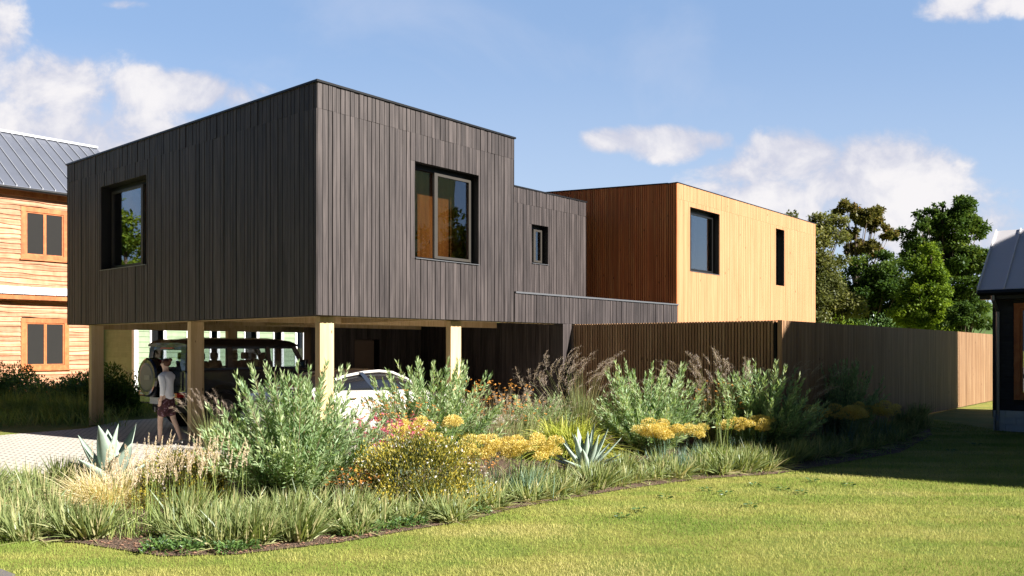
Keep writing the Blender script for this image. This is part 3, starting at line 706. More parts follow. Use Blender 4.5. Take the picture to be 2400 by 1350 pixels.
# pale green house seen through the carport
VG, SG = 18.56, 5.81
green = thing('green_house', 'pale green lap sided house with white trimmed tall windows, seen through the open carport', 'house', (CX, CY, 0), ANG)
def gw(x0, x1, z0, z1): return (s_at(x0, VG), s_at(x1, VG), z0, z1)
GW = [gw(352, 386, .9, 3.2), gw(438, 455, .9, 3.2), gw(492, 512, .9, 3.2), gw(572, 604, .9, 3.2), gw(640, 662, .9, 3.2), gw(694, 730, .75, 2.78)]
zg = 5.6
m = MB(); backing(m, 's', SG+.02, SG+14, VG, .2, 0, zg, GW); m.box(SG+.02, SG+.2, VG+.2, VG+9, 0, zg); m.box(SG+13.8, SG+14, VG+.2, VG+9, 0, zg); m.box(SG+.2, SG+13.8, VG+8.8, VG+9, 0, zg); m.build('wall_core', M['interior'], green)
m = MB(); lap(m, 's', SG, SG+14, VG, .3, zg, [(a-.03, b+.03, c-.03, d_+.03) for a, b, c, d_ in GW], .19, random.Random(9)); m.build('front_siding', M['green_siding'], green)
m = MB(); lap(m, 'v', VG, VG+9, SG+.02, .3, zg, [], .19, random.Random(10)); m.build('side_siding', M['green_siding'], green)
m = MB(); m.box(SG-.03, SG+.11, VG-.05, VG-.028, 0, zg); m.box(SG-.035, SG-.012, VG-.05, VG+.12, 0, zg); m.build('corner_board', M['white_paint'], green)
for i, g_ in enumerate(GW): small_window(green, 's', g_, VG, M['white_paint'], .035 if i < 5 else .09, 1 if i < 5 else 2, 'glass_dark', False, back=.3)
gable_roof(green, SG-.4, SG+14.4, VG, VG+9, zg, zg+2.3, M['roof_metal'], .6)
m = MB(); m.box(SG+6, SG+13, VG-1.6, VG-1.3, 0, .85); gwl = m.build('garden_wall', M['block'], None); gwl.location = (CX, CY, 0); gwl.rotation_euler = (0, 0, ANG); tag(gwl, 'low pale garden wall in front of the green house', 'wall')
# black house at the right edge
FX, FY = 10.58, 18.37
blk = thing('black_house', 'black boarded house with grey seamed roof, orange window trim and white plinth at right edge', 'house', (FX, FY, 0), ANG)
# local x = u (depth into the house), local y = v; the wall runs toward -v
BH = 9.0; BD = 3.3
BW = (-1.75, -.47, .80, 2.66)
m = MB(); backing(m, 'v', -BH, 0, .0, .15, .45, 3.15, [BW]); m.box(.15, BD, -.15, 0, .45, 3.15); m.box(BD-.15, BD, -BH, -.15, .45, 3.15); m.box(.15, BD-.15, -BH, -BH+.15, .45, 3.15); m.build('wall_core', M['black_siding'], blk)
m = MB(); lap(m, 'v', -BH, 0, .0, .45, 3.12, [(BW[0]-.12, BW[1]+.12, BW[2]-.12, BW[3]+.12)], .125, random.Random(12)); m.build('lap_siding', M['black_siding'], blk)
m = MB(); m.box(-.03, .0, .0, .05, .3, 3.12); m.box(0, BD, 0, .03, .3, 3.12); m.build('corner_board', M['black_siding'], blk)
small_window(blk, 'v', BW, .0, M['trim_wood'], .11, 2, 'glass', False, M['trim_wood'])
m = MB()
for r_ in range(3):
    a = -BH + (.2 if r_ % 2 else 0)
    while a < .02:
        m.box(-.045, .3, a+.004, min(a+.396, .03), .0+.15*r_+.003, .15*(r_+1)-.003); a += .40
m.box(.0, BD, -BH, .0, 0, .449); m.build('plinth', M['block'], blk)
th = 3.16
m = MB(); xr = 1.62; zr_ = 4.50; y0_, y1_ = -BH-.3, .27
for (xa, xb, za, zb) in ((-.30, xr, 3.02, zr_), (BD+.3, xr, 3.0, zr_)):
    m.hexa([(xa, y0_, za), (xa, y1_, za), (xb, y1_, zb), (xb, y0_, zb), (xa, y0_, za+.06), (xa, y1_, za+.06), (xb, y1_, zb+.06), (xb, y0_, zb+.06)])
rf = m.build('roof', M['roof_grey'], blk)
m = MB(); a = y1_-.5
while a > y0_:
    m.hexa([(-.30, a, 3.08), (-.30, a+.02, 3.08), (xr, a+.02, zr_+.06), (xr, a, zr_+.06), (-.30, a, 3.115), (-.30, a+.02, 3.115), (xr, a+.02, zr_+.095), (xr, a, zr_+.095)]); a -= .42
m.build('roof_seams', M['white_paint'], rf)
m = MB(); m.hexa([(-.32, y1_, 2.98), (-.32, y1_+.03, 2.98), (xr, y1_+.03, zr_-.02), (xr, y1_, zr_-.02), (-.32, y1_, 3.11), (-.32, y1_+.03, 3.11), (xr, y1_+.03, zr_+.10), (xr, y1_, zr_+.10)]); m.build('verge_trim', M['white_paint'], rf)
for q in (-.02, -BH+.05): m = MB(); m.loft([[(0, q-.03, 3.1), (BD, q-.03, 3.1), (xr, q-.03, 4.5)], [(0, q, 3.1), (BD, q, 3.1), (xr, q, 4.5)]]); m.build('gable', M['black_siding'], blk)
m = MB(); m.tube([(-.38, y0_, 3.0), (-.38, y1_, 3.0)], .065, 10); m.box(-.30, -.02, y0_, y1_-.02, 2.86, 2.96); m.build('gutter', M['black_metal'], blk)
m = MB(); m.tube([(-.36, -.02, 2.96), (-.36, -.02, 2.85), (-.07, -.06, 2.6), (-.07, -.06, .35), (-.14, -.06, .22), (-.14, -.06, .02)], .04, 10); m.build('downpipe', M['grey_metal'], blk, smooth=False)
# unseen tall neighbour right of the frame, its outline shaped to shade the lawn
ns = Vector((.4903, .8716)); sx = Vector((.8716, -.4903))
shade = thing('unseen_tall_house', 'unseen tall gabled house right of the lawn, shaped to cast its shade', 'house', tuple((ns*12.55 + sx*12.0).to_3d()), math.atan2(ns.y, ns.x))
prof = [(0, 0), (15.45, 0), (15.45, 10.2), (6.2, 11.9), (4.0, 11.6), (0, 8.95)]
m = MB(); m.loft([[(a, 0, z) for a, z in prof], [(a, -9, z) for a, z in prof]], True, True); m.build('wall', M['green_siding'], shade)
m = MB()
for (a0, z0, a1, z1) in ((0, 8.95, 4, 11.6), (4, 11.6, 6.2, 11.9), (6.2, 11.9, 15.45, 10.2)):
    m.hexa([(a0, .0, z0+.004), (a1, .0, z1+.004), (a1, -9, z1+.004), (a0, -9, z0+.004), (a0, .0, z0+.05), (a1, .0, z1+.05), (a1, -9, z1+.05), (a0, -9, z0+.05)])
m.build('roof', M['roof_grey'], shade)
for a in (2.2, 6.2, 10.2):
    for z in (1.0, 4.2, 7.0):
        m = MB(); m.box(a, a+1.3, 0.004, .05, z, z+1.5); w_ = m.build('window', M['white_paint'], shade)
        m = MB(); m.box(a+.1, a+1.2, .052, .06, z+.1, z+1.4); m.build('pane', M['glass_dark'], w_)
#@@PART2@@
# ------------------------------------------------------------------ vehicles
def wheel(parent, x, y, r, wd, rim, name='wheel'):
    s = 1 if y > 0 else -1
    m = MB(); pts = [(-.5, r*.86), (-.48, r*.96), (-.30, r), (.30, r), (.48, r*.96), (.5, r*.86)]
    m.tube([(x, y+a*wd, r) for a, b in pts], [b for a, b in pts], 32, True); w_ = m.build(name, M['rubber'], parent, smooth=False)
    m = MB(); yo = y + s*wd*.5
    m.disc((x, yo+s*.004, r), (0, 1, 0), r*.66, .012, 28)
    for k in range(5):
        a = 2*math.pi*k/5; m.hexa([(x+math.cos(a+d)*q, yo+s*e, r+math.sin(a+d)*q) for e in (.012, .03) for (q, d) in ((r*.1, -.5), (r*.62, -.14), (r*.62, .14), (r*.1, .5))])
    m.build('rim', rim, w_); return w_
suv = thing('parked_car', 'boxy dark blue grey off road car with a covered spare wheel on its back', 'car', tuple(H2W(.72, 6.38)), ANG)
def roundrect_ring(x, hw, z0, z1, r=.06):
    pts = []
    for (cy, cz, a0) in ((hw-r, z0+r, -90), (hw-r, z1-r, 0), (-hw+r, z1-r, 90), (-hw+r, z0+r, 180)):
        for k in range(4): a = R(a0+30*k); pts.append((x, cy+math.cos(a)*r, cz+math.sin(a)*r))
    return pts
m = MB(); m.loft([roundrect_ring(x, hw, z0, z1, r) for x, hw, z0, z1, r in ((0, .85, .62, 1.31, .05), (.04, .88, .58, 1.34, .06), (3.25, .88, .56, 1.34, .06), (3.30, .86, .56, 1.30, .07), (4.28, .84, .56, 1.24, .08), (4.36, .80, .60, 1.18, .08))]); body = m.build('body', M['suv_paint'], suv)
m = MB()
for sy in (-1, 1):
    for cxw in (.85, 3.62):
        pts = []
        for k in range(9): a = math.pi*k/8; pts.append((cxw+math.cos(a)*.50, .42+math.sin(a)*.50))
        m.loft([[(px_, sy*.86, pz_), (px_, sy*.955, pz_), (px_*1.0+(px_-cxw)*.16, sy*.955, pz_+(pz_-.42)*.16), (px_+(px_-cxw)*.16, sy*.86, pz_+(pz_-.42)*.16)] for px_, pz_ in pts])
    m.box(1.42, 3.05, sy*.84, sy*.96, .42, .50)
m.build('fender_flare', M['suv_black'], suv)
m = MB(); m.box(.1, 4.2, -.78, .78, .42, .60); m.build('chassis', M['rubber'], suv)
ZR0, ZR1 = 1.84, 2.03
m = MB()   # greenhouse pillars
def pil(x0, x1, xt0, xt1, y, yt, z0=1.33, z1=1.86, t=.05):
    s = 1 if y > 0 else -1
    m.hexa([(x0, y, z0), (x1, y, z0), (x1, y-s*t, z0), (x0, y-s*t, z0), (xt0, yt, z1), (xt1, yt, z1), (xt1, yt-s*t, z1), (xt0, yt-s*t, z1)])
for s_ in (-1, 1):
    y, yt = s_*.86, s_*.80
    for (x0, x1, a, b) in ((.01, .22, .06, .26), (.98, 1.12, 1.0, 1.12), (1.98, 2.10, 1.98, 2.08), (2.96, 3.06, 2.66, 2.78)): pil(x0, x1, a, b, y, yt)
    m.hexa([(.02, y, 1.33), (3.0, y, 1.33), (3.0, y-s_*.05, 1.33), (.02, y-s_*.05, 1.33), (.02, y-s_*.004, 1.375), (3.0, y-s_*.004, 1.375), (3.0, y-s_*.054, 1.375), (.02, y-s_*.054, 1.375)])
    m.hexa([(.07, yt+s_*.003, 1.79), (2.75, yt+s_*.003, 1.79), (2.75, yt-s_*.05, 1.79), (.07, yt-s_*.05, 1.79), (.07, yt-s_*.0, 1.86), (2.7, yt, 1.86), (2.7, yt-s_*.05, 1.86), (.07, yt-s_*.05, 1.86)])
m.hexa([(.0, -.81, 1.33), (.05, -.81, 1.33), (.05, .81, 1.33), (.0, .81, 1.33), (.012, -.81, 1.40), (.06, -.81, 1.40), (.06, .81, 1.40), (.012, .81, 1.40)])
m.hexa([(.045, -.78, 1.76), (.09, -.78, 1.76), (.09, .78, 1.76), (.045, .78, 1.76), (.06, -.76, 1.86), (.11, -.76, 1.86), (.11, .76, 1.86), (.06, .76, 1.86)])
for s_ in (-1, 1): m.hexa([(.0, s_*.62, 1.33), (.05, s_*.62, 1.33), (.05, s_*.84, 1.33), (.0, s_*.84, 1.33), (.055, s_*.60, 1.86), (.10, s_*.60, 1.86), (.10, s_*.79, 1.86), (.055, s_*.79, 1.86)])
m.build('cabin_frame', M['suv_paint'], suv)
m = MB(); m.loft([[(x, y, z) for (y, z) in ((-.84, ZR0), (.84, ZR0), (.84, ZR0+.04), (.78, zt-.03), (.5, zt), (-.5, zt), (-.78, zt-.03), (-.84, ZR0+.04))] for x, zt in ((.03, 1.92), (.12, 1.99), (.6, 2.03), (2.2, 2.03), (2.65, 1.99), (2.82, 1.90))]); m.build('roof', M['suv_black'], suv)
m = MB(); m.hexa([(.028, -.60, 1.40), (.035, -.60, 1.40), (.035, .60, 1.40), (.028, .60, 1.40), (.066, -.58, 1.76), (.073, -.58, 1.76), (.073, .58, 1.76), (.066, .58, 1.76)]); m.build('rear_window', M['glass_dark'], suv)
m = MB(); m.hexa([(3.03, -.80, 1.34), (3.04, -.80, 1.34), (3.04, .80, 1.34), (3.03, .80, 1.34), (2.74, -.75, 1.85), (2.75, -.75, 1.85), (2.75, .75, 1.85), (2.74, .75, 1.85)]); m.build('windscreen', M['glass_dark'], suv)
for s_ in (-1, 1):
    for (x0, x1, a, b) in ((.22, .98, .26, 1.0), (1.12, 1.98, 1.12, 1.98), (2.10, 2.96, 2.08, 2.66)):
        m = MB(); y, yt = s_*.835, s_*.785; m.hexa([(x0, y, 1.375), (x1, y, 1.375), (x1, y-s_*.008, 1.375), (x0, y-s_*.008, 1.375), (a, yt, 1.79), (b, yt, 1.79), (b, yt-s_*.008, 1.79), (a, yt-s_*.008, 1.79)]); m.build('side_window', M['glass_dark'], suv)
for x, ys in ((.75, (-.42, .42)), (1.55, (-.42, .42)), (2.35, (-.42, .42))):
    for y in ys:
        m = MB(); m.hexa([(x-.10, y-.24, .9), (x+.06, y-.24, .9), (x+.06, y+.24, .9), (x-.10, y+.24, .9), (x-.20, y-.2, 1.52), (x-.08, y-.2, 1.52), (x-.08, y+.2, 1.52), (x-.20, y+.2, 1.52)]); m.box(x-.20, x-.11, y-.12, y+.12, 1.54, 1.70); m.build('seat', M['seat'], suv, bevel=.03)
for x in (.85, 3.62):
    for y in (-.80, .80): wheel(suv, x, y, .42, .27, M['silver'])
m = MB(); cy = .22; cz = 1.17
pr = [(-.30, .30), (-.315, .385), (-.28, .425), (-.10, .43), (-.04, .41)]
m.tube([(a, cy, cz) for a, b in pr], [b for a, b in pr], 40, True); sp = m.build('spare_wheel', M['suv_black'], suv)
m = MB(); m.tube([(-.322, cy, cz), (-.308, cy, cz), (-.300, cy, cz)], [.27, .33, .335], 40, True); cvr = m.build('cover_plate', plain('dark_steel_cover', (.13, .135, .15), .35, .4), sp)
m = MB(); m.box(-.335, -.324, cy-.19, cy+.06, cz-.05, cz+.05); m.build('badge_plate', M['grey_metal'], sp, bevel=.01)
m = MB(); m.box(-.16, .02, -.85, .85, .60, .76); m.build('rear_bumper', M['suv_black'], suv, bevel=.02)
for y0_, y1_ in ((-.84, -.50), (.52, .84)):
    m = MB(); m.box(-.185, -.158, y0_, y1_, .765, .86); m.box(-.158, .02, y0_, y1_, .762, .86); tl = m.build('tail_light', M['red_lens'], suv, bevel=.008)
    m = MB(); m.box(-.192, -.186, y0_+.07, y1_-.07, .785, .835); m.build('reversing_lens', M['clear_lens'], tl)
m = MB(); m.box(.02, .05, -.26, .26, 1.79, 1.815); m.build('brake_light', M['red_lens'], suv)
m = MB(); m.box(.035, .05, -.80, -.63, .9, 1.28); m.box(1.4, 2.9, -.889, -.884, .88, .90); m.box(-.004, .0, -.84, .84, .98, 1.0); m.build('trim_strip', M['suv_black'], suv)
for s_ in (-1, 1):
    m = MB(); m.hexa([(2.86, s_*.88, 1.34), (2.92, s_*.88, 1.34), (2.94, s_*1.08, 1.34), (2.86, s_*1.08, 1.34), (2.85, s_*.88, 1.52), (2.92, s_*.88, 1.52), (2.95, s_*1.08, 1.54), (2.85, s_*1.08, 1.54)]); m.build('wing_mirror', M['suv_black'], suv, bevel=.02)
m = MB(); m.box(-.03, 0, -.75, -.72, .9, 1.3); m.tube([(-.05, .12, .62), (-.16, .12, .52), (-.16, .12, .42)], .03, 8); m.build('exhaust', M['silver'], suv)
m = MB(); m.box(-.20, -.165, -.3, .3, .60, .74); m.build('number_plate', M['white_paint'], suv)

sed = thing('parked_car', 'low white saloon car with dark glass roof parked behind the front pine posts', 'car', tuple(H2W(.05, 1.53)), ANG)
def sec(x, w, zu, zb, zc, ws):
    half = [(0, zu), (ws*.8, zu), (ws, zu+.06), (w, zu+.28), (w*1.0, zb-.28), (w*.985, zb-.10), (w*.93, zb-.012), (w*.78, zb+.02), (w*.4, zc), (0, zc+.005)]
    return [(x, y, z) for y, z in half] + [(x, -y, z) for y, z in half[-2:0:-1]]
m = MB(); m.loft([sec(*a) for a in ((-.02, .60, .52, .92, .94, .5), (.04, .76, .36, 1.00, 1.06, .65), (.20, .87, .26, 1.04, 1.12, .76), (.55, .92, .22, 1.055, 1.12, .82), (1.2, .93, .20, 1.05, 1.08, .85), (2.2, .93, .20, 1.03, 1.05, .85), (2.9, .93, .20, 1.01, 1.05, .85), (3.5, .92, .20, .93, .97, .83), (4.05, .87, .22, .82, .86, .76), (4.32, .78, .28, .70, .73, .64), (4.42, .60, .38, .58, .60, .5))])
sb = m.build('body', M['white_car'], sed, smooth=True, sub=2)
gh = [(.42, 1.115, .60, .70), (.80, 1.25, .60, .74), (1.2, 1.36, .60, .78), (1.65, 1.42, .60, .80), (2.0, 1.435, .60, .80), (2.35, 1.40, .58, .80), (2.7, 1.28, .57, .78), (3.05, 1.07, .56, .74)]
m = MB(); m.loft([[(x, -wb, 1.03), (x, -(wb*.75+wt*.25), 1.03+(zt-1.03)*.5), (x, -wt-.03, zt-.07), (x, -wt*.6, zt-.01), (x, 0, zt+.01), (x, wt*.6, zt-.01), (x, wt+.03, zt-.07), (x, (wb*.75+wt*.25), 1.03+(zt-1.03)*.5), (x, wb, 1.03)] for x, zt, wt, wb in gh], False, False)
m.build('glass_canopy', plain('black_car_glass', (.012, .013, .016), .05, 0, .8, .02, 1, 1.0), sed, smooth=True, sub=2)
for s_ in (-1, 1):
    m = MB(); pts = [(x, s_*(wt+.035 if 0 < i < 7 else wt+.10), zt-.055) for i, (x, zt, wt, wb) in enumerate(gh)]
    fine = []
    for i in range(len(pts)-1):
        for k in range(4):
            t = k/4; fine.append(tuple(pts[i][j]*(1-t)+pts[i+1][j]*t for j in range(3)))
    fine.append(pts[-1]); m.tube(fine, .028, 8); m.build('roof_rail', M['white_car'], sed, smooth=True)
    m = MB(); m.hexa([(1.72, s_*.82, 1.03), (1.86, s_*.82, 1.03), (1.86, s_*.78, 1.03), (1.72, s_*.78, 1.03), (1.50, s_*.665, 1.37), (1.60, s_*.665, 1.37), (1.60, s_*.62, 1.37), (1.50, s_*.62, 1.37)]); m.build('door_pillar', M['suv_paint'], sed)
    m = MB(); m.tube([(2.62, s_*.84, 1.06), (2.62, s_*.93, 1.10), (2.60, s_*1.0, 1.12)], [.02, .05, .045], 10); m.build('wing_mirror', M['white_car'], sed, smooth=True)
    m = MB(); m.hexa([(.03, s_*.55, .86), (.05, s_*.56, .86), (.30, s_*.915, .88), (.26, s_*.925, .88), (.01, s_*.55, .96), (.05, s_*.56, .96), (.34, s_*.90, .965), (.30, s_*.91, .965)]) if s_ < 0 else m.hexa([(.03, .55, .86), (.26, .925, .88), (.30, .915, .88), (.05, .56, .86), (.01, .55, .96), (.30, .91, .965), (.34, .90, .965), (.05, .56, .96)])
    m.build('tail_light', M['red_lens'], sed)
    m = MB(); m.box(1.05, 1.22, s_*.925, s_*.942, .90, .925); m.box(2.0, 2.17, s_*.925, s_*.942, .89, .915); m.build('door_handle', M['chrome'], sed)
m = MB(); m.box(.45, .47, -.3, .3, 1.125, 1.14); m.build('brake_light', M['red_lens'], sed)
for x in (.78, 3.55):
    for y in (-.80, .80): wheel(sed, x, y, .34, .24, M['grey_metal'])

m = MB(); m.box(-.075, .0, -.26, .26, .60, .72); m.build('number_plate', M['white_paint'], sed, bevel=.01)
m = MB(); m.box(-.03, .30, -.62, .62, .24, .40); m.build('diffuser', M['suv_black'], sed, bevel=.03)
m = MB(); m.box(-.055, -.0, -.50, .50, .865, .885); m.build('trim_strip', M['suv_black'], sed)
# ------------------------------------------------------------------ the walking person
def skinned(name, joints, edges, mat, parent, root=0, sub=2):
    me = bpy.data.meshes.new(name); me.from_pydata([j[0] for j in joints], edges, []); me.materials.append(mat)
    o = bpy.data.objects.new(name, me); COL.objects.link(o); o.parent = parent
    md = o.modifiers.new('skin', 'SKIN'); md.use_smooth_shade = True
    if not me.skin_vertices: return o
    for i, j in enumerate(joints):
        r = j[1]; me.skin_vertices[0].data[i].radius = (r, r) if not hasattr(r, '__len__') else r; me.skin_vertices[0].data[i].use_root = (i == root)
    s2 = o.modifiers.new('sub', 'SUBSURF'); s2.levels = sub; s2.render_levels = sub
    return o
ppx, ppd = at(391, 15.75)
per = thing('person', 'person with brown hair in pale blue shirt and dark patterned shorts walking on the paving', 'person', (ppx, ppd, .012), R(-8))
J = [((0, 0, .86), (.095, .095)), ((0, 0, 1.02), (.075, .075)), ((-.01, 0, 1.20), (.078, .078)), ((-.01, 0, 1.31), (.060, .060)), ((-.02, 0, 1.375), .045), ((-.03, 0, 1.435), .062), ((-.035, 0, 1.50), .078), ((-.025, 0, 1.56), .058),
     ((-.01, -.085, .81), .085), ((-.045, -.09, .62), .068), ((-.08, -.09, .455), .05), ((-.08, -.09, .32), .048), ((-.09, -.09, .09), .030), ((-.10, -.09, .045), .033), ((-.20, -.095, .028), .026),
     ((.01, .085, .81), .085), ((.04, .09, .62), .068), ((.08, .09, .46), .05), ((.145, .09, .32), .047), ((.215, .09, .12), .030), ((.225, .09, .07), .033), ((.135, .095, .026), .026),
     ((0, -.15, 1.28), .040), ((.045, -.20, 1.06), .034), ((.02, -.21, .90), .028), ((.0, -.21, .84), .026), ((-.01, -.21, .79), (.016, .03)),
     ((0, .15, 1.28), .040), ((-.05, .20, 1.06), .034), ((-.14, .20, .94), .028), ((-.18, .20, .89), .026), ((-.215, .20, .855), (.016, .03))]
E = [(0, 1), (1, 2), (2, 3), (3, 4), (4, 5), (5, 6), (6, 7), (0, 8), (8, 9), (9, 10), (10, 11), (11, 12), (12, 13), (13, 14), (0, 15), (15, 16), (16, 17), (17, 18), (18, 19), (19, 20), (20, 21), (3, 22), (22, 23), (23, 24), (24, 25), (25, 26), (3, 27), (27, 28), (28, 29), (29, 30), (30, 31)]
for base, d, sgn in ((26, Vector((-.18, 0, -1)), -1), (31, Vector((-.75, 0, -.65)), 1)):
    b = Vector(J[base][0]); d.normalize(); ac_ = d.orthogonal()
    side = Vector((1, 0, -.1)) if sgn < 0 else Vector((.5, 0, -.8))
    for k, (off, ln) in enumerate(((-.024, .058), (-.009, .068), (.007, .063), (.022, .050))):
        p1 = b + side*off + d*.018; i0 = len(J); J.append((tuple(p1), .0095)); J.append((tuple(p1 + d*ln*.55 + Vector((-.005, sgn*-.004, 0))), .0085)); J.append((tuple(p1 + d*ln + Vector((-.014, sgn*-.012, 0))), .0070)); E += [(base, i0), (i0, i0+1), (i0+1, i0+2)]
    i0 = len(J); q = Vector(J[base-1][0]) + d*.02 - side*.028; J.append((tuple(q), .010)); J.append((tuple(q + d*.035 - side*.008), .008)); E += [(base-1, i0), (i0, i0+1)]
skinned('body', J, E, M['skin'], per, 0)
H = [((0, 0, .80), (.135, .125)), ((0, 0, .90), (.135, .135)), ((0, 0, 1.04), (.125, .125)), ((-.01, 0, 1.20), (.14, .14)), ((-.01, 0, 1.31), (.10, .10)), ((-.015, 0, 1.36), .062),
     ((0, -.155, 1.285), .066), ((.045, -.20, 1.06), .055), ((.025, -.21, .90), .043), ((0, .155, 1.285), .066), ((-.05, .20, 1.06), .055), ((-.13, .20, .945), .043)]
skinned('shirt', H, [(0, 1), (1, 2), (2, 3), (3, 4), (4, 5), (4, 6), (6, 7), (7, 8), (4, 9), (9, 10), (10, 11)], M['shirt'], per, 0)
S_ = [((0, 0, .93), (.118, .108)), ((0, 0, .82), (.128, .118)), ((-.015, -.075, .72), .108), ((-.055, -.085, .50), .092), ((.015, .075, .72), .108), ((.055, .085, .50), .092)]
skinned('shorts', S_, [(0, 1), (1, 2), (2, 3), (1, 4), (4, 5)], M['shorts'], per, 0)
def ellip(name, c, r, mat, parent, cut=None, n=14):
    m = MB(); rings = []
    for i in range(n+1):
        th_ = math.pi*i/n; z = math.cos(th_)
        rings.append([(c[0]+r[0]*math.sin(th_)*math.cos(a), c[1]+r[1]*math.sin(th_)*math.sin(a), c[2]+r[2]*z) for a in [2*math.pi*k/16 for k in range(16)]])
    m.loft(rings, True, True); return m.build(name, mat, parent, smooth=True)
hr = ellip('hair', (-.008, 0, 1.525), (.086, .083, .082), M['hair'], per); ellip('hair_bun', (.065, 0, 1.575), (.040, .040, .036), M['hair'], hr)
ellip('nose', (-.112, 0, 1.485), (.014, .010, .018), M['skin'], per)
for s_ in (-1, 1): ellip('ear', (-.03, s_*.078, 1.49), (.016, .008, .024), M['skin'], per); ellip('eye', (-.097, s_*.030, 1.505), (.010, .010, .006), M['hair'], per)
ellip('mouth', (-.098, 0, 1.452), (.010, .020, .004), M['pink_flower'], per)
for c in ((-.155, -.092, .028), (.175, .092, .030)): ellip('shoe', c, (.105, .042, .034), M['shoe'], per)

# ------------------------------------------------------------------ plants
def shrub_olive(seed, H_=1.4, Rr=1.0, ns=105, label='', name='feathery_shrub', loc=(0, 0, 0), group=None):
    rng = np.random.default_rng(seed); o = thing(name, label, 'shrub', loc, 0, group)
    ac = AC(); tw = AC()
    az = rng.uniform(0, 2*np.pi, ns); pol = 1.30*rng.random(ns)**.62
    D = np.stack([np.sin(pol)*np.cos(az), np.sin(pol)*np.sin(az), np.cos(pol)], 1)
    rad = rng.uniform(0, .12, ns); P = np.stack([np.cos(az)*rad, np.sin(az)*rad, np.full(ns, .01)], 1)
    Lmax = 1/np.sqrt((np.sin(pol)/Rr)**2 + (np.cos(pol)/H_)**2); L = Lmax*rng.uniform(.55, 1.08, ns)
    bend = .26*np.sin(pol)
    blades(tw, rng, P, D, L, .012, -bend, 6, 'stem'); blades(tw, rng, P, D, L, .012, -bend, 6, 'stem')
    for i in range(ns):
        nl = int(L[i]*85); t = np.sort(rng.uniform(.16, 1.0, nl)); 
        C = P[i] + D[i]*(L[i]*t)[:, None]; C[:, 2] += bend[i]*L[i]*t**2
        T = unit(D[i][None] + np.array([0, 0, 1.])*(2*bend[i]*t)[:, None])
        ph = rng.uniform(0, 2*np.pi, nl); a = unit(np.cross(T, rng.normal(size=3))); b = np.cross(T, a)
        rd = a*np.cos(ph)[:, None] + b*np.sin(ph)[:, None]
        op = np.where(t > .9, .45, .95)[:, None]
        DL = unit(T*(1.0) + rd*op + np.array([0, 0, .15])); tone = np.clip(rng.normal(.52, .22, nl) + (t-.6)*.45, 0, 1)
        leaves(ac, rng, C + rd*.004, DL, rng.uniform(.08, .13, nl)*(1-.2*(t > .85)), rng.uniform(.016, .025, nl), tone)
    k = rng.choice(ns, 10, False)
    blades(tw, rng, P[k]+D[k]*L[k][:, None]*.9, unit(D[k]+np.array([0, 0, .35])), L[k]*.28, .007, .1, 3, 'stem')
    ac.build('foliage', M['grev'], o); tw.build('stems', M['brown_stem'], o); return o
def plume_grass(seed, H_=1.75, n_blade=320, n_cul=34, label='', loc=(0, 0, 0), group=None, spread=.56):
    rng = np.random.default_rng(seed); o = thing('plume_grass', label, 'grass', loc, 0, group)
    ac = AC(); az = rng.uniform(0, 2*np.pi, n_blade); pol = np.abs(rng.normal(0, spread*.8, n_blade)); r0 = rng.uniform(0, .16, n_blade)
    D = np.stack([np.sin(pol)*np.cos(az), np.sin(pol)*np.sin(az), np.cos(pol)], 1); P = np.stack([np.cos(az)*r0, np.sin(az)*r0, np.zeros(n_blade)], 1)
    blades(ac, rng, P, D, rng.uniform(.45, .8, n_blade)*H_, .009, rng.uniform(.1, .5, n_blade), 6, 'grass'); ac.build('blades', M['plume_blade'], o)
    st = AC(); az = rng.uniform(0, 2*np.pi, n_cul); pol = spread*1.5*rng.random(n_cul)**.75; r0 = rng.uniform(0, .12, n_cul)
    D = np.stack([np.sin(pol)*np.cos(az), np.sin(pol)*np.sin(az), np.cos(pol)], 1); P = np.stack([np.cos(az)*r0, np.sin(az)*r0, np.zeros(n_cul)], 1)
    Lc = (.52+.34*rng.random(n_cul)**.7)*H_; tip, td = blades(st, rng, P, D, Lc, .006, .10, 6, 'stem', rng.uniform(.5, 1, n_cul)); st.build('stems', M['plume_blade'], o)
    wind = np.array([.55, 0, .15])
    for i in range(n_cul):
        pa = AC(); L = rng.uniform(.20, .30)*H_*.75; nb = 26; t = np.sort(rng.uniform(0, 1, nb)); d0 = unit(td[i] + wind*.5 + rng.normal(size=3)*.12)
        C = tip[i] + d0*(L*t)[:, None]; C[:, 0] += L*.30*t**2; C[:, 2] -= L*.22*t**2
        T = unit(d0 + wind*(t*.9)[:, None]); DB = unit(T*.9 + rng.normal(size=(nb, 3))*.34 + wind*.3)
        bl = (1-t*.65)*.13
        e, _ = blades(pa, rng, C, DB, bl, .0022, .25, 3, 'stem')
        for q in (.35, .55, .75, 1.0):
            Q = C + (e-C)*q + rng.normal(size=C.shape)*.006; leaves(pa, rng, Q, unit(DB+rng.normal(size=DB.shape)*.7), .013, .0048)
        pa.build('plume', M['plume'], o)
    return o
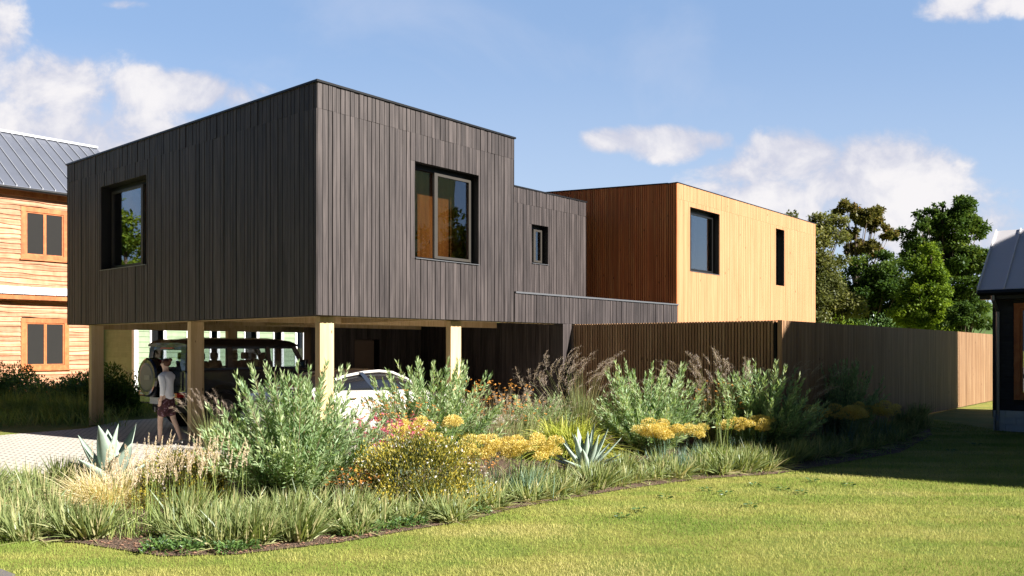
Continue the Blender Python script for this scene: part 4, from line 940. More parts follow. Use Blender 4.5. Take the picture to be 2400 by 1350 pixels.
def tuft(seed, n=230, L=(.22, .42), pol_s=.55, droop=(.05, .5), r=.10, w=.011, mat='tuft', name='sedge_tuft', label='', loc=(0, 0, 0), cat='grass', group=None, part=None, lean=(0, 0), segs=4, rx=1.0):
    rng = np.random.default_rng(seed); ac = AC(); az = rng.uniform(0, 2*np.pi, n); pol = np.abs(rng.normal(0, pol_s, n)).clip(0, 1.4); r0 = r*np.sqrt(rng.uniform(0, 1, n))
    a2 = az + rng.normal(0, .7, n)
    D = np.stack([np.sin(pol)*np.cos(az)+lean[0], np.sin(pol)*np.sin(az)+lean[1], np.cos(pol)], 1); P = np.stack([np.cos(a2)*r0*rx, np.sin(a2)*r0, np.zeros(n)], 1)
    blades(ac, rng, P, D, rng.uniform(*L, n), w*rng.uniform(.6, 1.2, n), rng.uniform(*droop, n), segs, 'grass')
    o = ac.build(name, M[mat], None); o.location = loc; tag(o, label, cat, group); return o
def agave(seed, n, L, W, label, loc, sc=1.0, polr=(.12, 1.25)):
    rng = np.random.default_rng(seed); o = thing('agave_plant', label, 'agave', loc, 0); m = MB()
    for i in range(n):
        f = i/(n-1); pol = polr[0] + (polr[1]-polr[0])*(f**1.1); az = i*2.39996 + rng.uniform(-.2, .2); l = L*(1-.10*abs(f-.45))*rng.uniform(.85, 1.08); wd = W*rng.uniform(.9, 1.1)
        d = Vector((math.sin(pol)*math.cos(az), math.sin(pol)*math.sin(az), math.cos(pol))); side = Vector((-math.sin(az), math.cos(az), 0)); nrm = side.cross(d)*1.0
        if nrm.z < 0 : nrm = -nrm
        rings = []; S = 9
        for k in range(S+1):
            t = k/S; c = d*(l*t) + Vector((math.cos(az), math.sin(az), 0))*.04 + Vector((0, 0, -1))*(l*.10*f*t*t) - nrm*(math.sin(t*math.pi)*.04*l*(1 if f > .3 else -.4)) + Vector((0, 0, .03))
            w_ = wd*(.55+1.15*t if t < .38 else max(.02, (1-((t-.38)/.62)**1.7)))*.5 if t < 1 else .001
            thk = .016*(1-t*.85); cup = w_*.42
            rings.append([c - side*w_ + nrm*cup, c - side*w_*.5 + nrm*cup*.25, c, c + side*w_*.5 + nrm*cup*.25, c + side*w_ + nrm*cup, c + side*w_*.5 + nrm*(cup*.25-thk), c - nrm*thk*1.4, c - side*w_*.5 + nrm*(cup*.25-thk)])
        mm = MB() 
        m.loft(rings, True, True, rng.random())
    lf = m.build('leaves', M['agave'], o, smooth=True); o.scale = (sc,)*3; return o
def umbels(seed, label, loc, W=.8, H_=.62, nh=13, rr=.10, stem='blue_stem', name='yellow_umbel_plant', mat='yellow', group=None):
    rng = np.random.default_rng(seed); o = thing(name, label, 'flowering plant', loc, 0, group); st = AC()
    n = nh; X = rng.uniform(-W/2, W/2, n); Y = rng.uniform(-.22, .22, n); Z = H_*rng.uniform(.70, 1.0, n)
    P = np.stack([X*.6, Y*.6, np.zeros(n)], 1); T = np.stack([X, Y, Z], 1)
    blades(st, rng, P, T-P, np.linalg.norm(T-P, axis=1), .009, 0, 3, 'stem'); blades(st, rng, P, T-P, np.linalg.norm(T-P, axis=1), .009, 0, 3, 'stem')
    k = 90; P2 = np.stack([rng.uniform(-W/2, W/2, k), rng.uniform(-.2, .2, k), np.zeros(k)], 1); blades(st, rng, P2, np.stack([rng.normal(size=k)*.25, rng.normal(size=k)*.25, np.ones(k)], 1), rng.uniform(.2, .5, k), .009, .15, 4, 'grass')
    st.build('stems', M[stem], o)
    for i in range(n):
        f = AC(); q = 340; d = sph(rng, q, -.25); d[:, 2] *= .75; r = rr*rng.uniform(.75, 1.2)*(rng.uniform(.55, 1.0, q)**.5)[:, None]
        C = T[i] + d*r; leaves(f, rng, C, unit(d + rng.normal(size=(q, 3))*.6 + [0, 0, .3]), .026, .010, np.clip(rng.normal(.5, .3, q), 0, 1))
        b = unit(C[:30]-T[i]+[0, 0, .02]); blades(f, rng, np.repeat(T[i:i+1]-[0, 0, .05], 30, 0), C[:30]-T[i]+[0, 0, .05], np.linalg.norm(C[:30]-T[i]+[0, 0, .05], axis=1), .003, 0, 2, 'stem', np.zeros(30))
        f.build('flower_head', M[mat], o)
    return o
def box_shrub(seed, label, loc, rx=.55, ry=.5, rz=.62, n=7500, nf=170):
    rng = np.random.default_rng(seed); o = thing('flowering_shrub', label, 'shrub', loc, 0); ac = AC(); d = sph(rng, n, -.1)
    nz = 1 + .14*np.sin(d[:, 0]*7+seed)*np.cos(d[:, 1]*6+2) + .08*np.sin(d[:, 2]*11); rad = rng.uniform(.35, 1, n)**.45*nz
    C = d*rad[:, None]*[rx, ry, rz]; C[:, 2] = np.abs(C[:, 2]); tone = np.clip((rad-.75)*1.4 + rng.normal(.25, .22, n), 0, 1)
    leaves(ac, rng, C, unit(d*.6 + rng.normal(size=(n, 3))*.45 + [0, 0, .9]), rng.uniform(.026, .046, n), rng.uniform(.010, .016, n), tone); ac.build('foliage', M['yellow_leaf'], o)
    st = AC(); k = 60; dd = sph(rng, k, 0); blades(st, rng, np.zeros((k, 3)), dd*[rx, ry, rz], np.linalg.norm(dd*[rx, ry, rz], axis=1)*.95, .006, 0, 3, 'stem'); st.build('stems', M['brown_stem'], o)
    f = AC(); d = sph(rng, nf, 0); C = d*[rx, ry, rz]*(1.03 + .08*np.sin(d[:, 0:1]*7+seed)); C = np.repeat(C, 5, 0); dn = np.repeat(d, 5, 0); leaves(f, rng, C, unit(dn*.35 + rng.normal(size=C.shape)), .015, .011, mid=.6); f.build('blossom', M['white_flower'], o)
    return o
def daisies(seed, label, loc, W=.7, H_=.9, n=46, lean=(.25, 0), mat='orange_flower', name='orange_flower_clump', stem='brown_stem', sz=.034):
    rng = np.random.default_rng(seed); o = thing(name, label, 'flowering plant', loc, 0); st = AC()
    P = np.stack([rng.uniform(-W/2, W/2, n*3), rng.uniform(-.25, .25, n*3), np.zeros(n*3)], 1); D = np.stack([rng.normal(size=n*3)*.28+lean[0], rng.normal(size=n*3)*.2+lean[1], np.ones(n*3)], 1)
    tip, _ = blades(st, rng, P, D, H_*rng.uniform(.6, 1.08, n*3), .006, .06, 5, 'stem'); st.build('stems', M[stem], o)
    f = AC(); T = tip[:n*2]; a = np.repeat(T, 8, 0); k = len(a); leaves(f, rng, a, unit(rng.normal(size=(k, 3))*[1, 1, .35]+[0, 0, .25]), sz, sz*.38, up=np.array([0, 0, 1.])); f.build('blossom', M[mat], o); return o
def pennisetum(seed, label, loc, W=.75, n=70, H_=.85):
    rng = np.random.default_rng(seed); o = thing('spike_grass', label, 'grass', loc, 0); st = AC()
    P = np.stack([rng.uniform(-W/2, W/2, n), rng.uniform(-.2, .2, n), np.zeros(n)], 1); D = np.stack([rng.normal(size=n)*.12+.03, rng.normal(size=n)*.12, np.ones(n)], 1)
    tip, td = blades(st, rng, P, D, H_*rng.uniform(.55, .85, n), .007, .03, 5, 'stem')
    k = 110; P2 = np.stack([rng.uniform(-W/2, W/2, k), rng.uniform(-.2, .2, k), np.zeros(k)], 1); blades(st, rng, P2, np.stack([rng.normal(size=k)*.2, rng.normal(size=k)*.2, np.ones(k)], 1), rng.uniform(.2, .5, k)*H_, .008, .2, 5, 'grass'); st.build('blades', M['green_tuft'], o)
    for i in range(n):
        f = AC(); q = 80; t = rng.uniform(0, 1, q); L = rng.uniform(.19, .30); c = tip[i] + td[i]*(L*t)[:, None]; c[:, 0] += .05*t**2*rng.uniform(-.4, 1)
        rd = rng.normal(size=(q, 3)); rd = unit(rd - td[i]*(rd@td[i])[:, None]); prof = (np.sin(np.pi*np.clip(t*.9+.1, 0, 1))**.6)[:, None]
        leaves(f, rng, c + rd*.004*prof, unit(rd*.45*prof + td[i]*.9), .019, .0060); f.build('flower_spike', M['spike'], o)
    return o
def herb(seed, label, loc, r=.14, n=160, group=None):
    rng = np.random.default_rng(seed); ac = AC(); a = rng.uniform(0, 2*np.pi, n); q = r*np.sqrt(rng.random(n)); P = np.stack([q*np.cos(a), q*np.sin(a), rng.uniform(.0, .09, n)], 1)
    leaves(ac, rng, P, unit(np.stack([np.cos(a)*.8, np.sin(a)*.8, rng.uniform(.2, 1, n)], 1)+rng.normal(size=(n, 3))*.3), rng.uniform(.03, .06, n), rng.uniform(.016, .028, n)); o = ac.build('ground_herb', M['herb'], None); o.location = loc; tag(o, label, 'herb', group); return o
def oat(seed, label, loc, n=24, H_=.95):
    rng = np.random.default_rng(seed); o = thing('oat_grass', label, 'grass', loc, 0); st = AC(); P = np.stack([rng.uniform(-.1, .1, n), rng.uniform(-.1, .1, n), np.zeros(n)], 1)
    D = np.stack([rng.normal(size=n)*.16, rng.normal(size=n)*.16, np.ones(n)], 1); tip, td = blades(st, rng, P, D, H_*rng.uniform(.6, .8, n), .008, .02, 5, 'stem')
    k = 160; P2 = np.stack([rng.uniform(-.16, .16, k), rng.uniform(-.16, .16, k), np.zeros(k)], 1); blades(st, rng, P2, np.stack([rng.normal(size=k)*.45, rng.normal(size=k)*.45, np.ones(k)], 1), rng.uniform(.3, .65, k)*H_, .013, .35, 6, 'grass'); st.build('blades', M['green_tuft'], o)
    f = AC()
    for i in range(n):
        q = 34; t = rng.uniform(0, 1, q); c = tip[i] + td[i]*(.24*t)[:, None]; rd = rng.normal(size=(q, 3))*.018*(1-t*.6)[:, None]; leaves(f, rng, c+rd, unit(rd*8+td[i]), .036, .011)
    f.build('seed_heads', M['green_tuft'], o); return o
def loc(px, py, z=.012): x, y = gp(px, py); return (x, y, z)
def locd(px, d, z=.012): x, y = at(px, d); return (x, y, z)

# big feathery shrubs
s1 = shrub_olive(1, 1.52, 1.12, 215, 'largest grey green feathery shrub, in front of the white car left of the corner post', loc=loc(690, 1178))
ch = kids(s1); GS = 'grey green feathery shrubs in the flower bed'; s1['group'] = GS
dup(s1, ch, locd(1015, 13.0), 2.1, (1.16, 1.0, 1.0), 'grey green feathery shrub at the foot of the second front post, right of the car', GS)
s3 = shrub_olive(2, 1.50, 1.04, 190, 'silvery lit feathery shrub in front of the slat fence between two plume grasses', loc=locd(1520, 14.4), group=GS)
ch3 = kids(s3)
dup(s3, ch3, locd(1790, 14.7), 1.3, (1.08, 1, 1.0), 'shaded feathery shrub in front of the fence corner', GS)
dup(s1, ch, locd(1975, 17.2), .7, (.80, .7, .96), 'rightmost feathery shrub, in deep shade by the long fence', GS)
# plume grasses
GP = 'plumed grasses beside the fence'
p1 = plume_grass(3, 2.0, 460, 74, 'tall plumed grass between the carport pillar and the silvery shrub', locd(1360, 16.4), GP); c1 = kids(p1)
dup(p1, c1, locd(1668, 15.4), 1.9, (.95, .95, .99), 'tall plumed grass in front of the fence left of its corner', GP)
p2 = plume_grass(4, 1.76, 260, 36, 'plumed grass behind the dark shrubs right of the fence corner', locd(1850, 15.6), GP, .40); c2 = kids(p2)
dup(p2, c2, locd(1225, 15.2), .8, (.62, .62, .66), 'small plumed grass low before the dark carport wall', GP)
dup(p2, c2, locd(1175, 14.2), 4.1, (.72, .72, .70), 'small plumed grass behind the orange daisies right of the second front post', GP)
dup(p2, c2, locd(1275, 14.6), 5.2, (.7, .7, .62), 'small plumed grass just left of the striped mound', GP)
dup(s3, ch3, locd(1262, 15.3), 3.3, (.75, .6, .62), 'dark low feathery shrub before the carport wall', GS)
dup(p2, c2, locd(495, 14.6), 2.6, (.66, .66, .70), 'small plumed grass at the foot of the pine post beside the person', GP)
dup(p2, c2, locd(300, 23.0), 3.6, (1.0, 1.0, .85), 'dark plumed grass in front of the green house, behind the far pine post', GP)
GT = 'tall green grass clumps before the dark carport wall'
for i, (px, d, q, lb) in enumerate(((1155, 14.3, .95, 'tall green grass clump right behind the orange daisies'), (1222, 14.0, 1.0, 'tall green grass clump between the orange daisies and the striped mound'), (1285, 14.9, 1.1, 'tall green grass clump at the foot of the carport pillar'))):
    tuft(170+i, 420, (.5*q, 1.0*q), .45, (.1, .5), .28, .013, 'tuft', 'tall_grass_clump', lb, locd(px, d), 'grass', GT)
# agaves
agave(5, 10, .80, .27, 'blue green agave with few broad leaves beside the paving', locd(258, 10.9), 1.0, (.08, 1.05))
agave(6, 24, .66, .13, 'full grey green agave rosette in the middle of the bed', loc(1372, 1108), 1.0, (.10, 1.32))
# yellow umbels
GU = 'yellow umbel flowers along the bed'
umbels(7, 'yellow umbel flowers between the white flowered shrub and the agave', loc(1200, 1168), 1.05, .70, 30, .105, group=GU)
umbels(8, 'yellow umbel flowers below the silvery shrub', loc(1572, 1098), 1.0, .66, 27, .105, group=GU)
umbels(9, 'shaded yellow umbel flowers right of the oat grass', loc(1752, 1075), .78, .64, 19, .10, group=GU)
umbels(10, 'dim yellow umbel flowers under the rightmost feathery shrub', locd(1952, 15.6), 1.1, .68, 24, .11, group=GU)
umbels(11, 'farthest yellow umbel flowers, deep in shade by the long fence', locd(2052, 16.6), 1.0, .68, 20, .11, group=GU)
umbels(12, 'pale yellow umbel flowers rising behind the white flowered shrub', locd(998, 10.9), .85, .86, 18, .10, group=GU)
# small leaved shrubs
box_shrub(13, 'rounded yellow green shrub dotted with small white flowers in the bed middle', loc(985, 1185), .84, .6, .86, 19000, 260)
box_shrub(14, 'smaller yellow green shrub with white dots behind the buff spike grass', locd(430, 9.7), .60, .45, .66, 10000, 120)
# blond mound, buff spikes, striped mound, oat grass
tuft(15, 2600, (.38, .70), .85, (.25, .75), .20, .0065, 'blond', 'blond_grass_mound', 'blond hair fine grass mound below the left agave', loc(250, 1188), 'grass', None, None, (-.1, 0), 6).scale = (1.3, 1.1, 1.15)
pennisetum(16, 'upright grass with pale buff flower spikes at the front left of the bed', loc(290, 1258), .62, 44, .86)
pennisetum(17, 'buff spiked grass in front of the small yellow green shrub', loc(455, 1228), 1.0, 62, .84)
tuft(18, 1700, (.85, 1.40), .90, (.40, .80), .34, .018, 'hakone', 'arching_grass_mound', 'arching yellow green striped grass mound behind the middle agave', locd(1335, 13.9), 'grass', None, None, (0, 0), 7)
oat(19, 'light green oat like grass with upright seed heads beside the yellow umbels', loc(1690, 1100), 22, .98)
oat(20, 'darker seed headed grass beside the left feathery shrub', locd(545, 11.6), 18, .8)
daisies(21, 'orange daisies on dry stems right of the second pine post', locd(1120, 13.5), 1.05, 1.30, 95, (.18, 0))
daisies(22, 'orange daisies between the two big feathery shrubs', locd(870, 11.6), .85, 1.25, 75, (.22, 0))
daisies(23, 'orange daisies in the shade left of the fence corner', locd(1690, 14.9), .55, 1.25, 36, (.05, 0))
daisies(24, 'small orange blooms around the left of the white flowered shrub', loc(840, 1190), .55, .48, 30, (0, 0))
daisies(32, 'orange blooms low between the umbels and the striped mound', loc(1120, 1140), .45, .45, 22, (0, 0))
daisies(25, 'pink feathery blooms above the white flowered shrub', locd(900, 10.25), .36, 1.0, 60, (.05, 0), 'pink_flower', 'pink_flower_clump', 'blue_stem', .045)
# sedge tufts
rt = random.Random(77); tn = [0]
vt = [tuft(100+i, 230, (.24, .50), .66, (.05, .55), .15, .016, lean=(.10 if i % 2 else -.06, 0), label='x', segs=4) for i in range(3)]
vt.append(tuft(104, 240, (.32, .56), .42, (.02, .30), .13, .018, lean=(.16, 0), label='x'))
used_v = [False]*4
ORD = ['first','second','third','fourth','fifth','sixth','seventh','eighth','ninth','tenth','eleventh','twelfth','thirteenth','fourteenth','fifteenth','sixteenth','seventeenth','eighteenth']
def row(pts, sc, txt):
    for i, (px, py) in enumerate(sorted(pts)): put_tuft(px, py, sc, ('leftmost' if i == 0 else ORD[i] + ' from the left') + ' of the ' + txt.replace('tuft', 'tufts'), txt)
def put_tuft(px, py, sc, label, group, v=None):
    if px < 720: py -= 10
    v = rt.randrange(4) if v is None else v; src = vt[v]; l = loc(px, py)
    if not used_v[v]: o = src; used_v[v] = True
    else: o = src.copy(); COL.objects.link(o)
    o.location = l; o.rotation_euler = (0, 0, rt.uniform(-.5, .5)); o.scale = (sc*rt.uniform(1, 1.25), sc*rt.uniform(1, 1.2), sc*rt.uniform(.85, 1.1)); o['label'] = label; o['group'] = group
A_ = 'low sedge tuft in the sunlit left bed corner'
row([(-30, 1235), (35, 1248), (95, 1225), (135, 1240), (20, 1195), (90, 1180), (60, 1275), (175, 1268), (215, 1272), (-40, 1175), (60, 1150), (150, 1150), (5, 1265), (-100, 1215)], .95, A_)
B_ = 'low sedge tuft below the biggest feathery shrub'
row([(415, 1268), (470, 1282), (520, 1270), (600, 1262), (680, 1258), (560, 1232), (640, 1225), (760, 1248), (730, 1212), (440, 1245), (610, 1285), (700, 1278), (820, 1228), (520, 1292), (570, 1288)], .95, B_)
C_ = 'low sedge tuft below the white flowered shrub'
row([(880, 1232), (960, 1222), (1030, 1212), (1095, 1200), (1000, 1190), (1150, 1192), (1080, 1178), (900, 1215), (830, 1252), (1160, 1172), (1060, 1222)], .88, C_)
D_ = 'low sedge tuft in front of the middle agave'
row([(1235, 1175), (1290, 1165), (1340, 1158), (1395, 1148), (1440, 1140), (1480, 1132), (1530, 1125), (1590, 1120), (1640, 1112), (1320, 1135), (1460, 1112), (1270, 1140), (1380, 1128), (1550, 1105), (1230, 1150)], .85, D_)
E_ = 'low sedge tuft at the sunlit right bed end'
row([(1690, 1112), (1740, 1108), (1790, 1104), (1660, 1095), (1720, 1090), (1775, 1088), (1820, 1098)], .92, E_)
F_ = 'dark sedge tuft in the shade beside the lawn'
row([(1850, 1085), (1900, 1078), (1950, 1070), (2000, 1062), (2050, 1052), (2095, 1040), (2130, 1025), (2160, 1005), (1880, 1060), (1940, 1050), (2010, 1040), (2070, 1025), (2120, 1003), (2150, 985), (1830, 1060)], .95, F_)
for i, (px, py) in enumerate([(1180, 1165), (1120, 1190), (1250, 1160), (1650, 1090), (1600, 1110)]):
    tuft(140+i, 120, (.25, .45), .25, (0, .2), .10, .006, 'blue_stem', 'thin_stem_clump', 'thin blue green upright stems under the yellow umbels', loc(px, py), 'plant', 'blue green stems under the umbels')
# herbs at the border
hb = herb(30, 'dark green leafy herb on the bare soil strip at the front left', loc(400, 1290), .14, 190, 'dark leafy herbs on the soil strip')
for px, py in [(440, 1296), (490, 1288), (540, 1296), (580, 1290), (370, 1296)]:
    o = hb.copy(); COL.objects.link(o); o.location = loc(px, py); o.rotation_euler = (0, 0, rt.uniform(0, 6)); s_ = rt.uniform(.7, 1.1); o.scale = (s_, s_, s_)
h2 = herb(31, 'bright green herb at the bed edge right of the big feathery shrub', loc(860, 1250), .12, 170, 'bright herbs at the bed edge')
for px, py in [(900, 1244), (940, 1238), (975, 1232), (820, 1256), (1130, 1206)]:
    o = h2.copy(); COL.objects.link(o); o.location = loc(px, py); o.rotation_euler = (0, 0, rt.uniform(0, 6)); s_ = rt.uniform(.6, 1.0); o.scale = (s_, s_, s_)
wd_ = None
for i, (px, py) in enumerate([(1655, 1152), (1700, 1160), (1835, 1150), (1880, 1158), (1760, 1190), (1560, 1170), (1500, 1200), (1905, 1130), (1990, 1140), (2060, 1040), (2110, 1052), (2170, 1038), (2230, 1060), (2290, 1045), (2030, 1072), (1460, 1215), (1770, 1140)]):
    if wd_ is None: wd_ = herb(33, 'flat broad leaved weed in the lawn', loc(px, py, 0), .035, 22, 'flat weeds scattered in the lawn'); o = wd_
    else: o = wd_.copy(); COL.objects.link(o); o.location = loc(px, py, 0)
    o['label'] = ORD[i] + ' flat lawn weed counted from the near left' if False else 'flat broad leaved weed in the ' + ('shaded' if px > 2000 else 'sunlit') + ' lawn'; o.rotation_euler = (0, 0, rt.uniform(0, 6)); o.scale = (1.5, 1.5, .6)
mbs = MB(); rs_ = random.Random(5)
for _ in range(900):
    x, y = gp(rs_.uniform(150, 1150), rs_.uniform(1225, 1310)); q = rs_.uniform(.006, .02)
    if inside(np.array([[x, y, 0]]), BED)[0]: mbs.tube([(x-q, y, .014+q*.2), (x, y+q*rs_.uniform(-.5, .5), .016+q*.4), (x+q, y+q*.4, .014+q*.2)], [q*.25, q*.5, q*.2], 5)
tag(mbs.build('bark_chips', plain('bark_chip', (.22, .13, .09), .9, 0, .2, .5, 30)), 'loose brown bark chips on the bare soil strip', 'bark mulch', kind='stuff')
# understory leaves that knit the bed together
def understory():
    rng = np.random.default_rng(50); ac = AC(); n = 26000
    P = np.stack([rng.uniform(-9, 12, n), rng.uniform(7.2, 24, n), np.zeros(n)], 1); P = P[inside(P, BED)]
    near = np.array([gp(x, y+ (34 if x < 1200 else 12)) for x, y in [(-500, 1240), (180, 1274), (380, 1306), (560, 1301), (800, 1273), (1000, 1238)]])
    edge = inside(P + np.array([0, -.55, 0]), BED) | (P[:, 0] > .3); P = P[edge]; n = len(P)
    D = np.stack([rng.normal(size=n)*.55, rng.normal(size=n)*.55, np.ones(n)], 1); blades(ac, rng, P, D, rng.uniform(.08, .24, n), .010, .3, 3, 'grass')
    o = ac.build('ground_cover', M['green_tuft']); tag(o, 'mixed low grassy ground cover filling the flower bed', 'ground cover', kind='stuff')
understory()
# left verge: hedge and dark planting in front of the brown house
def verge():
    rng = np.random.default_rng(51); ac = AC(); n = 9000
    P = np.stack([rng.uniform(-18, -8.2, n), rng.uniform(19.2, 28, n), np.zeros(n)], 1); k = ((P[:, 0]-CX)*UX + (P[:, 1]-CY)*UY < .7) | (((P[:, 0]-CX)*-UY + (P[:, 1]-CY)*UX) > 10.2); P = P[k]; n = len(P)
    D = np.stack([rng.normal(size=n)*.4, rng.normal(size=n)*.4, np.ones(n)], 1); blades(ac, rng, P, D, rng.uniform(.3, .75, n), .018, .3, 4, 'grass')
    o = ac.build('verge_grass', M['green_tuft']); tag(o, 'rough tall grass of the shaded verge left of the carport', 'grass', kind='stuff')
verge()
def leafy(seed, label, l, r, mat, n=3500, size=(.05, .09), fl=0, name='garden_shrub'):
    rng = np.random.default_rng(seed); o = thing(name, label, 'shrub', l, 0); ac = AC(); cl = sph(rng, 16, -.1)*np.array(r)*rng.uniform(.35, .75, (16, 1)); k = rng.integers(0, 16, n); d = sph(rng, n, -1)
    C = cl[k] + d*np.array(r)*.42*(rng.random((n, 1))**.4); C[:, 2] = np.abs(C[:, 2]); leaves(ac, rng, C, unit(d+[0, 0, .5]+rng.normal(size=(n, 3))*.4), rng.uniform(*size, n), size[0]*.6); ac.build('foliage', M[mat], o)
    st = AC(); blades(st, rng, np.zeros((16, 3)), cl+[0, 0, .1], np.linalg.norm(cl, axis=1), .02, 0, 3, 'stem'); st.build('stems', M['brown_stem'], o)
    if fl: f = AC(); d = sph(rng, fl, .0); Cf = np.repeat(d*np.array(r)*.9, 5, 0); leaves(f, rng, Cf, unit(rng.normal(size=Cf.shape)), .035, .02); f.build('blossom', M['orange_flower'], o)
    return o
leafy(60, 'leafy shrub at the far left below the brown house window', locd(10, 24.5, 0), (1.3, 1.0, 1.35), 'herb', 13000, (.06, .11))
leafy(61, 'low hedge shrub with orange flowers under the brown house window', locd(110, 24.0, 0), (1.5, .9, 1.10), 'herb', 13000, (.06, .11), fl=60)
leafy(62, 'dark hedge shrub with orange flowers left of the far pine post', locd(190, 23.0, 0), (1.3, .9, 1.05), 'herb', 13000, (.06, .11), fl=60)
leafy(63, 'dark shrub behind the far pine post beside the off road car', locd(262, 22.5, 0), (.9, .9, 1.3), 'crown_dark', 9000, (.06, .11))
GD = 'dark tall tufts on the left verge'
td_ = tuft(64, 420, (.6, 1.0), .45, (.1, .5), .25, .016, 'green_tuft', 'tall_grass_tuft', 'tall dark grass tuft on the shaded verge left of the far pine post', locd(60, 21.5), 'grass', GD)
for px, d, w0 in ((130, 21.0, 'nearest the hedge with orange flowers'), (190, 20.6, 'closest to the far pine post'), (10, 22.0, 'below the far left leafy shrub'), (100, 22.5, 'in front of the orange flowered low hedge'), (165, 22.0, 'just left of the dark hedge shrub')):
    o = td_.copy(); COL.objects.link(o); o.location = locd(px, d); o.rotation_euler = (0, 0, rt.uniform(0, 6)); o['label'] = 'tall dark grass tuft on the left verge, ' + w0

def number(group, noun):
    L_ = sorted([o for o in bpy.data.objects if o.get('group') == group and o.parent is None], key=lambda o: o.location.x/o.location.y)
    for i, o in enumerate(L_): o['label'] = (ORD[i] + ' from the left' if i else 'leftmost') + ' of the ' + noun
number('dark leafy herbs on the soil strip', 'dark leafy herbs on the front soil strip')
number('bright herbs at the bed edge', 'bright green herbs between the sedges and the lawn')
number('flat weeds scattered in the lawn', 'flat broad leaved weeds in the lawn')
number('blue green stems under the umbels', 'thin blue green stem clumps under the yellow umbels')
# ------------------------------------------------------------------ trees
def tree(name, label, base, h0, ells, mat, seed, nleaf=22000, lsz=.22, trunk=.3, nclump=90, group=None, cr=(.10, .20), fill=.55, branches=True):
    """ells: crown lobes (x, y, z, rx, ry, rz) relative to the base; leaf clumps spread through each lobe"""
    rng = np.random.default_rng(seed); o = thing(name, label, 'tree', base, 0, group)
    vol = np.array([e[3]*e[5] for e in ells]); vol = vol/vol.sum(); cs = []; rs = []
    for e, q in zip(ells, vol):
        k = max(3, int(nclump*q)); d = sph(rng, k, -.8); rr = rng.uniform(fill, 1.0, k)**.8
        cs.append(np.array(e[:3]) + d*rr[:, None]*np.array(e[3:])*.88); rs.append(np.full(k, (e[3]+e[5])*.5)*rng.uniform(*cr, k)*1.5)
    C = np.concatenate(cs); Rr = np.concatenate(rs); n = nleaf; w_ = Rr**2/np.sum(Rr**2); k = rng.choice(len(C), n, p=w_); d = sph(rng, n, -1); rad = rng.random(n)**.45
    P = C[k] + d*(rad*Rr[k])[:, None]*np.array([1.15, 1.15, .72]); P[:, 2] = np.maximum(P[:, 2], .2)
    ac = AC(); leaves(ac, rng, P, unit(rng.normal(size=(n, 3))+[0, 0, -.2]), lsz*rng.uniform(.6, 1.2, n), lsz*.62, np.clip(rng.normal(.4, .22, n)+rng.normal(0, .16, len(C))[k], 0, 1), up=np.array([0, 0, 1.])); ac.build('crown', M[mat], o)
    m = MB(); top = max(e[2] for e in ells); lean = rng.uniform(-.3, .3, 2)
    m.tube([(0, 0, -.2), (lean[0]*.3, lean[1]*.3, top*.3), (lean[0], lean[1], top*.65), (lean[0]*1.2, lean[1], top)], [trunk, trunk*.75, trunk*.45, trunk*.15], 9)
    if branches:
        for c in C[::2]:
            z0 = min(c[2]*.55, top*.7) ; s_ = Vector((lean[0]*z0/top, lean[1]*z0/top, z0)); e = Vector(c); mid = (s_+e)/2 + Vector((0, 0, -.08*(e-s_).length)); m.tube([s_, mid, e], [trunk*.22, trunk*.12, trunk*.04], 5)
    m.build('trunk', M['bark'], o, smooth=True); return o
def lobes(d, px0, lst):
    """lobe list in picture measure at distance d -> metres about the trunk"""
    k = d/FPX; return [((x-px0)*k, dy, EYE+(813-y)*k, rx*k, ry_*k, rz*k) for (x, y, rx, rz, ry_, dy) in lst]
D1 = 55.0
tree('willow_tree', 'olive brown drooping tree just right of the orange wing', at(1900, 52)+(0,), 0, lobes(52, 1900, [(1905, 560, 75, 62, 60, 0), (1920, 640, 75, 80, 60, 0), (1940, 720, 85, 60, 60, 0), (1865, 512, 42, 28, 40, 0), (1930, 525, 50, 42, 45, 0), (1880, 700, 90, 90, 60, 1), (1960, 520, 32, 28, 40, 0)]), 'crown_olive', 71, 39000, 0.213, .35, 120, cr=(.16, .28), fill=.3)
tree('open_tree', 'open crowned tree with reddish top leaves and bare limbs', at(2005, 60)+(0,), 0, lobes(60, 2005, [(2035, 508, 54, 30, 45, 0), (1985, 492, 36, 24, 30, 0), (2062, 545, 34, 24, 40, 0), (1990, 555, 32, 24, 40, 0), (2030, 580, 52, 22, 40, 0)]), 'crown_red', 72, 12500, 0.250, .30, 60, cr=(.14, .26), fill=.5)
tree('broad_tree', 'dark green mid height tree below the reddish crown', at(2045, 57)+(0,), 0, lobes(57, 2045, [(2035, 660, 85, 70, 60, 0), (2080, 700, 90, 70, 60, 0), (1985, 720, 70, 60, 60, 0), (2060, 615, 50, 38, 50, 0), (2030, 760, 110, 45, 60, 0), (2095, 640, 50, 60, 50, 0), (2120, 755, 70, 45, 50, 0)]), 'crown_dark', 73, 36000, 0.237, .35, 110, cr=(.15, .26), fill=.3)
tree('large_tree', 'largest dark rounded tree, left of the black house roof', at(2215, 62)+(0,), 0, lobes(62, 2215, [(2225, 520, 88, 55, 70, 0), (2150, 535, 45, 38, 50, 0), (2285, 545, 48, 55, 50, 0), (2245, 500, 60, 38, 50, 0), (2180, 505, 45, 35, 50, 0), (2130, 560, 42, 36, 50, 0), (2210, 600, 95, 70, 70, 0), (2260, 660, 62, 90, 60, 0), (2210, 475, 26, 20, 30, 0), (2170, 700, 80, 70, 60, 0), (2290, 620, 40, 60, 50, 0), (2160, 590, 60, 50, 50, 0), (2275, 745, 60, 50, 50, 0)]), 'crown_dark', 74, 51000, 0.263, .42, 170, cr=(.13, .22), fill=.35)
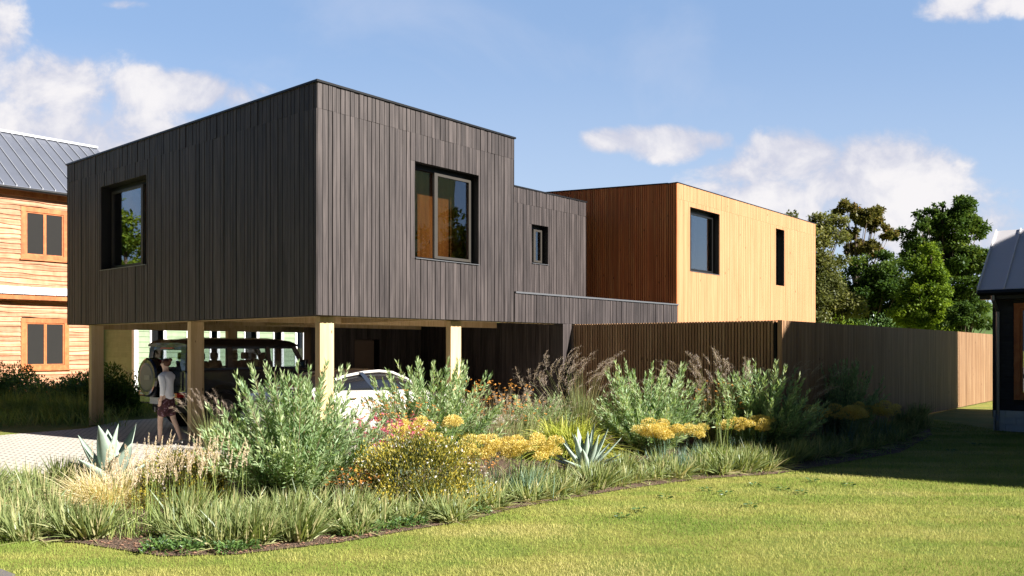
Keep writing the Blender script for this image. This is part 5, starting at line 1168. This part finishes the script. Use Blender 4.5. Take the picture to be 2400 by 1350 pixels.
tree('bright_tree', 'bright yellow green conical tree in front of the largest tree', at(2170, 50)+(0,), 0, lobes(50, 2170, [(2178, 598, 30, 34, 30, 0), (2172, 640, 52, 42, 45, 0), (2165, 695, 66, 50, 55, 0), (2160, 745, 80, 40, 55, 0)]), 'crown_bright', 75, 30000, 0.188, .28, 130, cr=(.15, .26), fill=.3)
tree('spreading_tree', 'low spreading dark tree beside the black house gutter', at(2270, 46)+(0,), 0, lobes(46, 2270, [(2262, 735, 55, 30, 50, 0), (2300, 755, 30, 22, 40, 0), (2235, 765, 40, 20, 40, 0)]), 'crown_dark', 76, 12000, 0.163, .2, 70, cr=(.16, .28), fill=.3)
leafy(80, 'pale green round bush behind the long fence beside the orange wing', at(1962, 44)+(0,), (1.4, 1.2, 3.5), 'crown_bright', 6000, (.09, .15), name='round_bush')
leafy(81, 'pale green bush behind the long fence below the bright conical tree', at(2190, 44)+(0,), (1.8, 1.2, 2.9), 'crown_bright', 6000, (.09, .15), name='round_bush')
leafy(82, 'darker green bush behind the fence between the two pale bushes', at(2070, 46)+(0,), (2.6, 1.2, 3.5), 'herb', 8000, (.10, .16), name='round_bush')
tree('slender_tree', 'treetop just showing above the black house roof at the right edge', (28.5, 46, 0), 0, [(0, 0, 7.2, .55, .55, 1.5), (0, 0, 5.5, 1.2, 1.2, 1.4)], 'crown_dark', 77, 4000, .14, .12, 30)
# unseen trees round the viewer, for the window glass; big ones added to block skylight
GB = 'garden trees on the near side seen in the window glass'
b1 = tree('garden_tree', 'leafy garden tree on the near side, mirrored in the box windows', (-17, -4, 0), 0, [(0, 0, 4.6, 3.0, 3.0, 2.8), (1, .5, 6.6, 2.0, 2.0, 1.6), (-1.2, 0, 3.2, 2.2, 2.2, 1.8)], 'crown_bright', 78, 9000, .24, .3, 60, GB, branches=False)
cb = kids(b1)
for i, (x, y) in enumerate(((-22, 1, ), (-13, -9), (-27, 7), (-8, -13), (-23, 22.5), (-28, 21), (18.5, 18.5), (20.5, 15.5))): dup(b1, cb, (x, y, 0), i*1.7, (1.5, 1.7, 1.6, 1.6, .95, 1.1, .95, .9)[i], ['unseen tall tree across the road, enlarged to block skylight', 'unseen tree behind the viewer by the road, enlarged to block skylight', 'unseen tall tree left of the driveway, enlarged to block skylight', 'unseen tree farthest behind the viewer, enlarged to block skylight', 'garden tree left of the brown house side, mirrored in the side window', 'garden tree behind the mirrored one on the left', 'garden tree between the black house and the tall house', 'garden tree in front of the tall house wall'][i], GB)
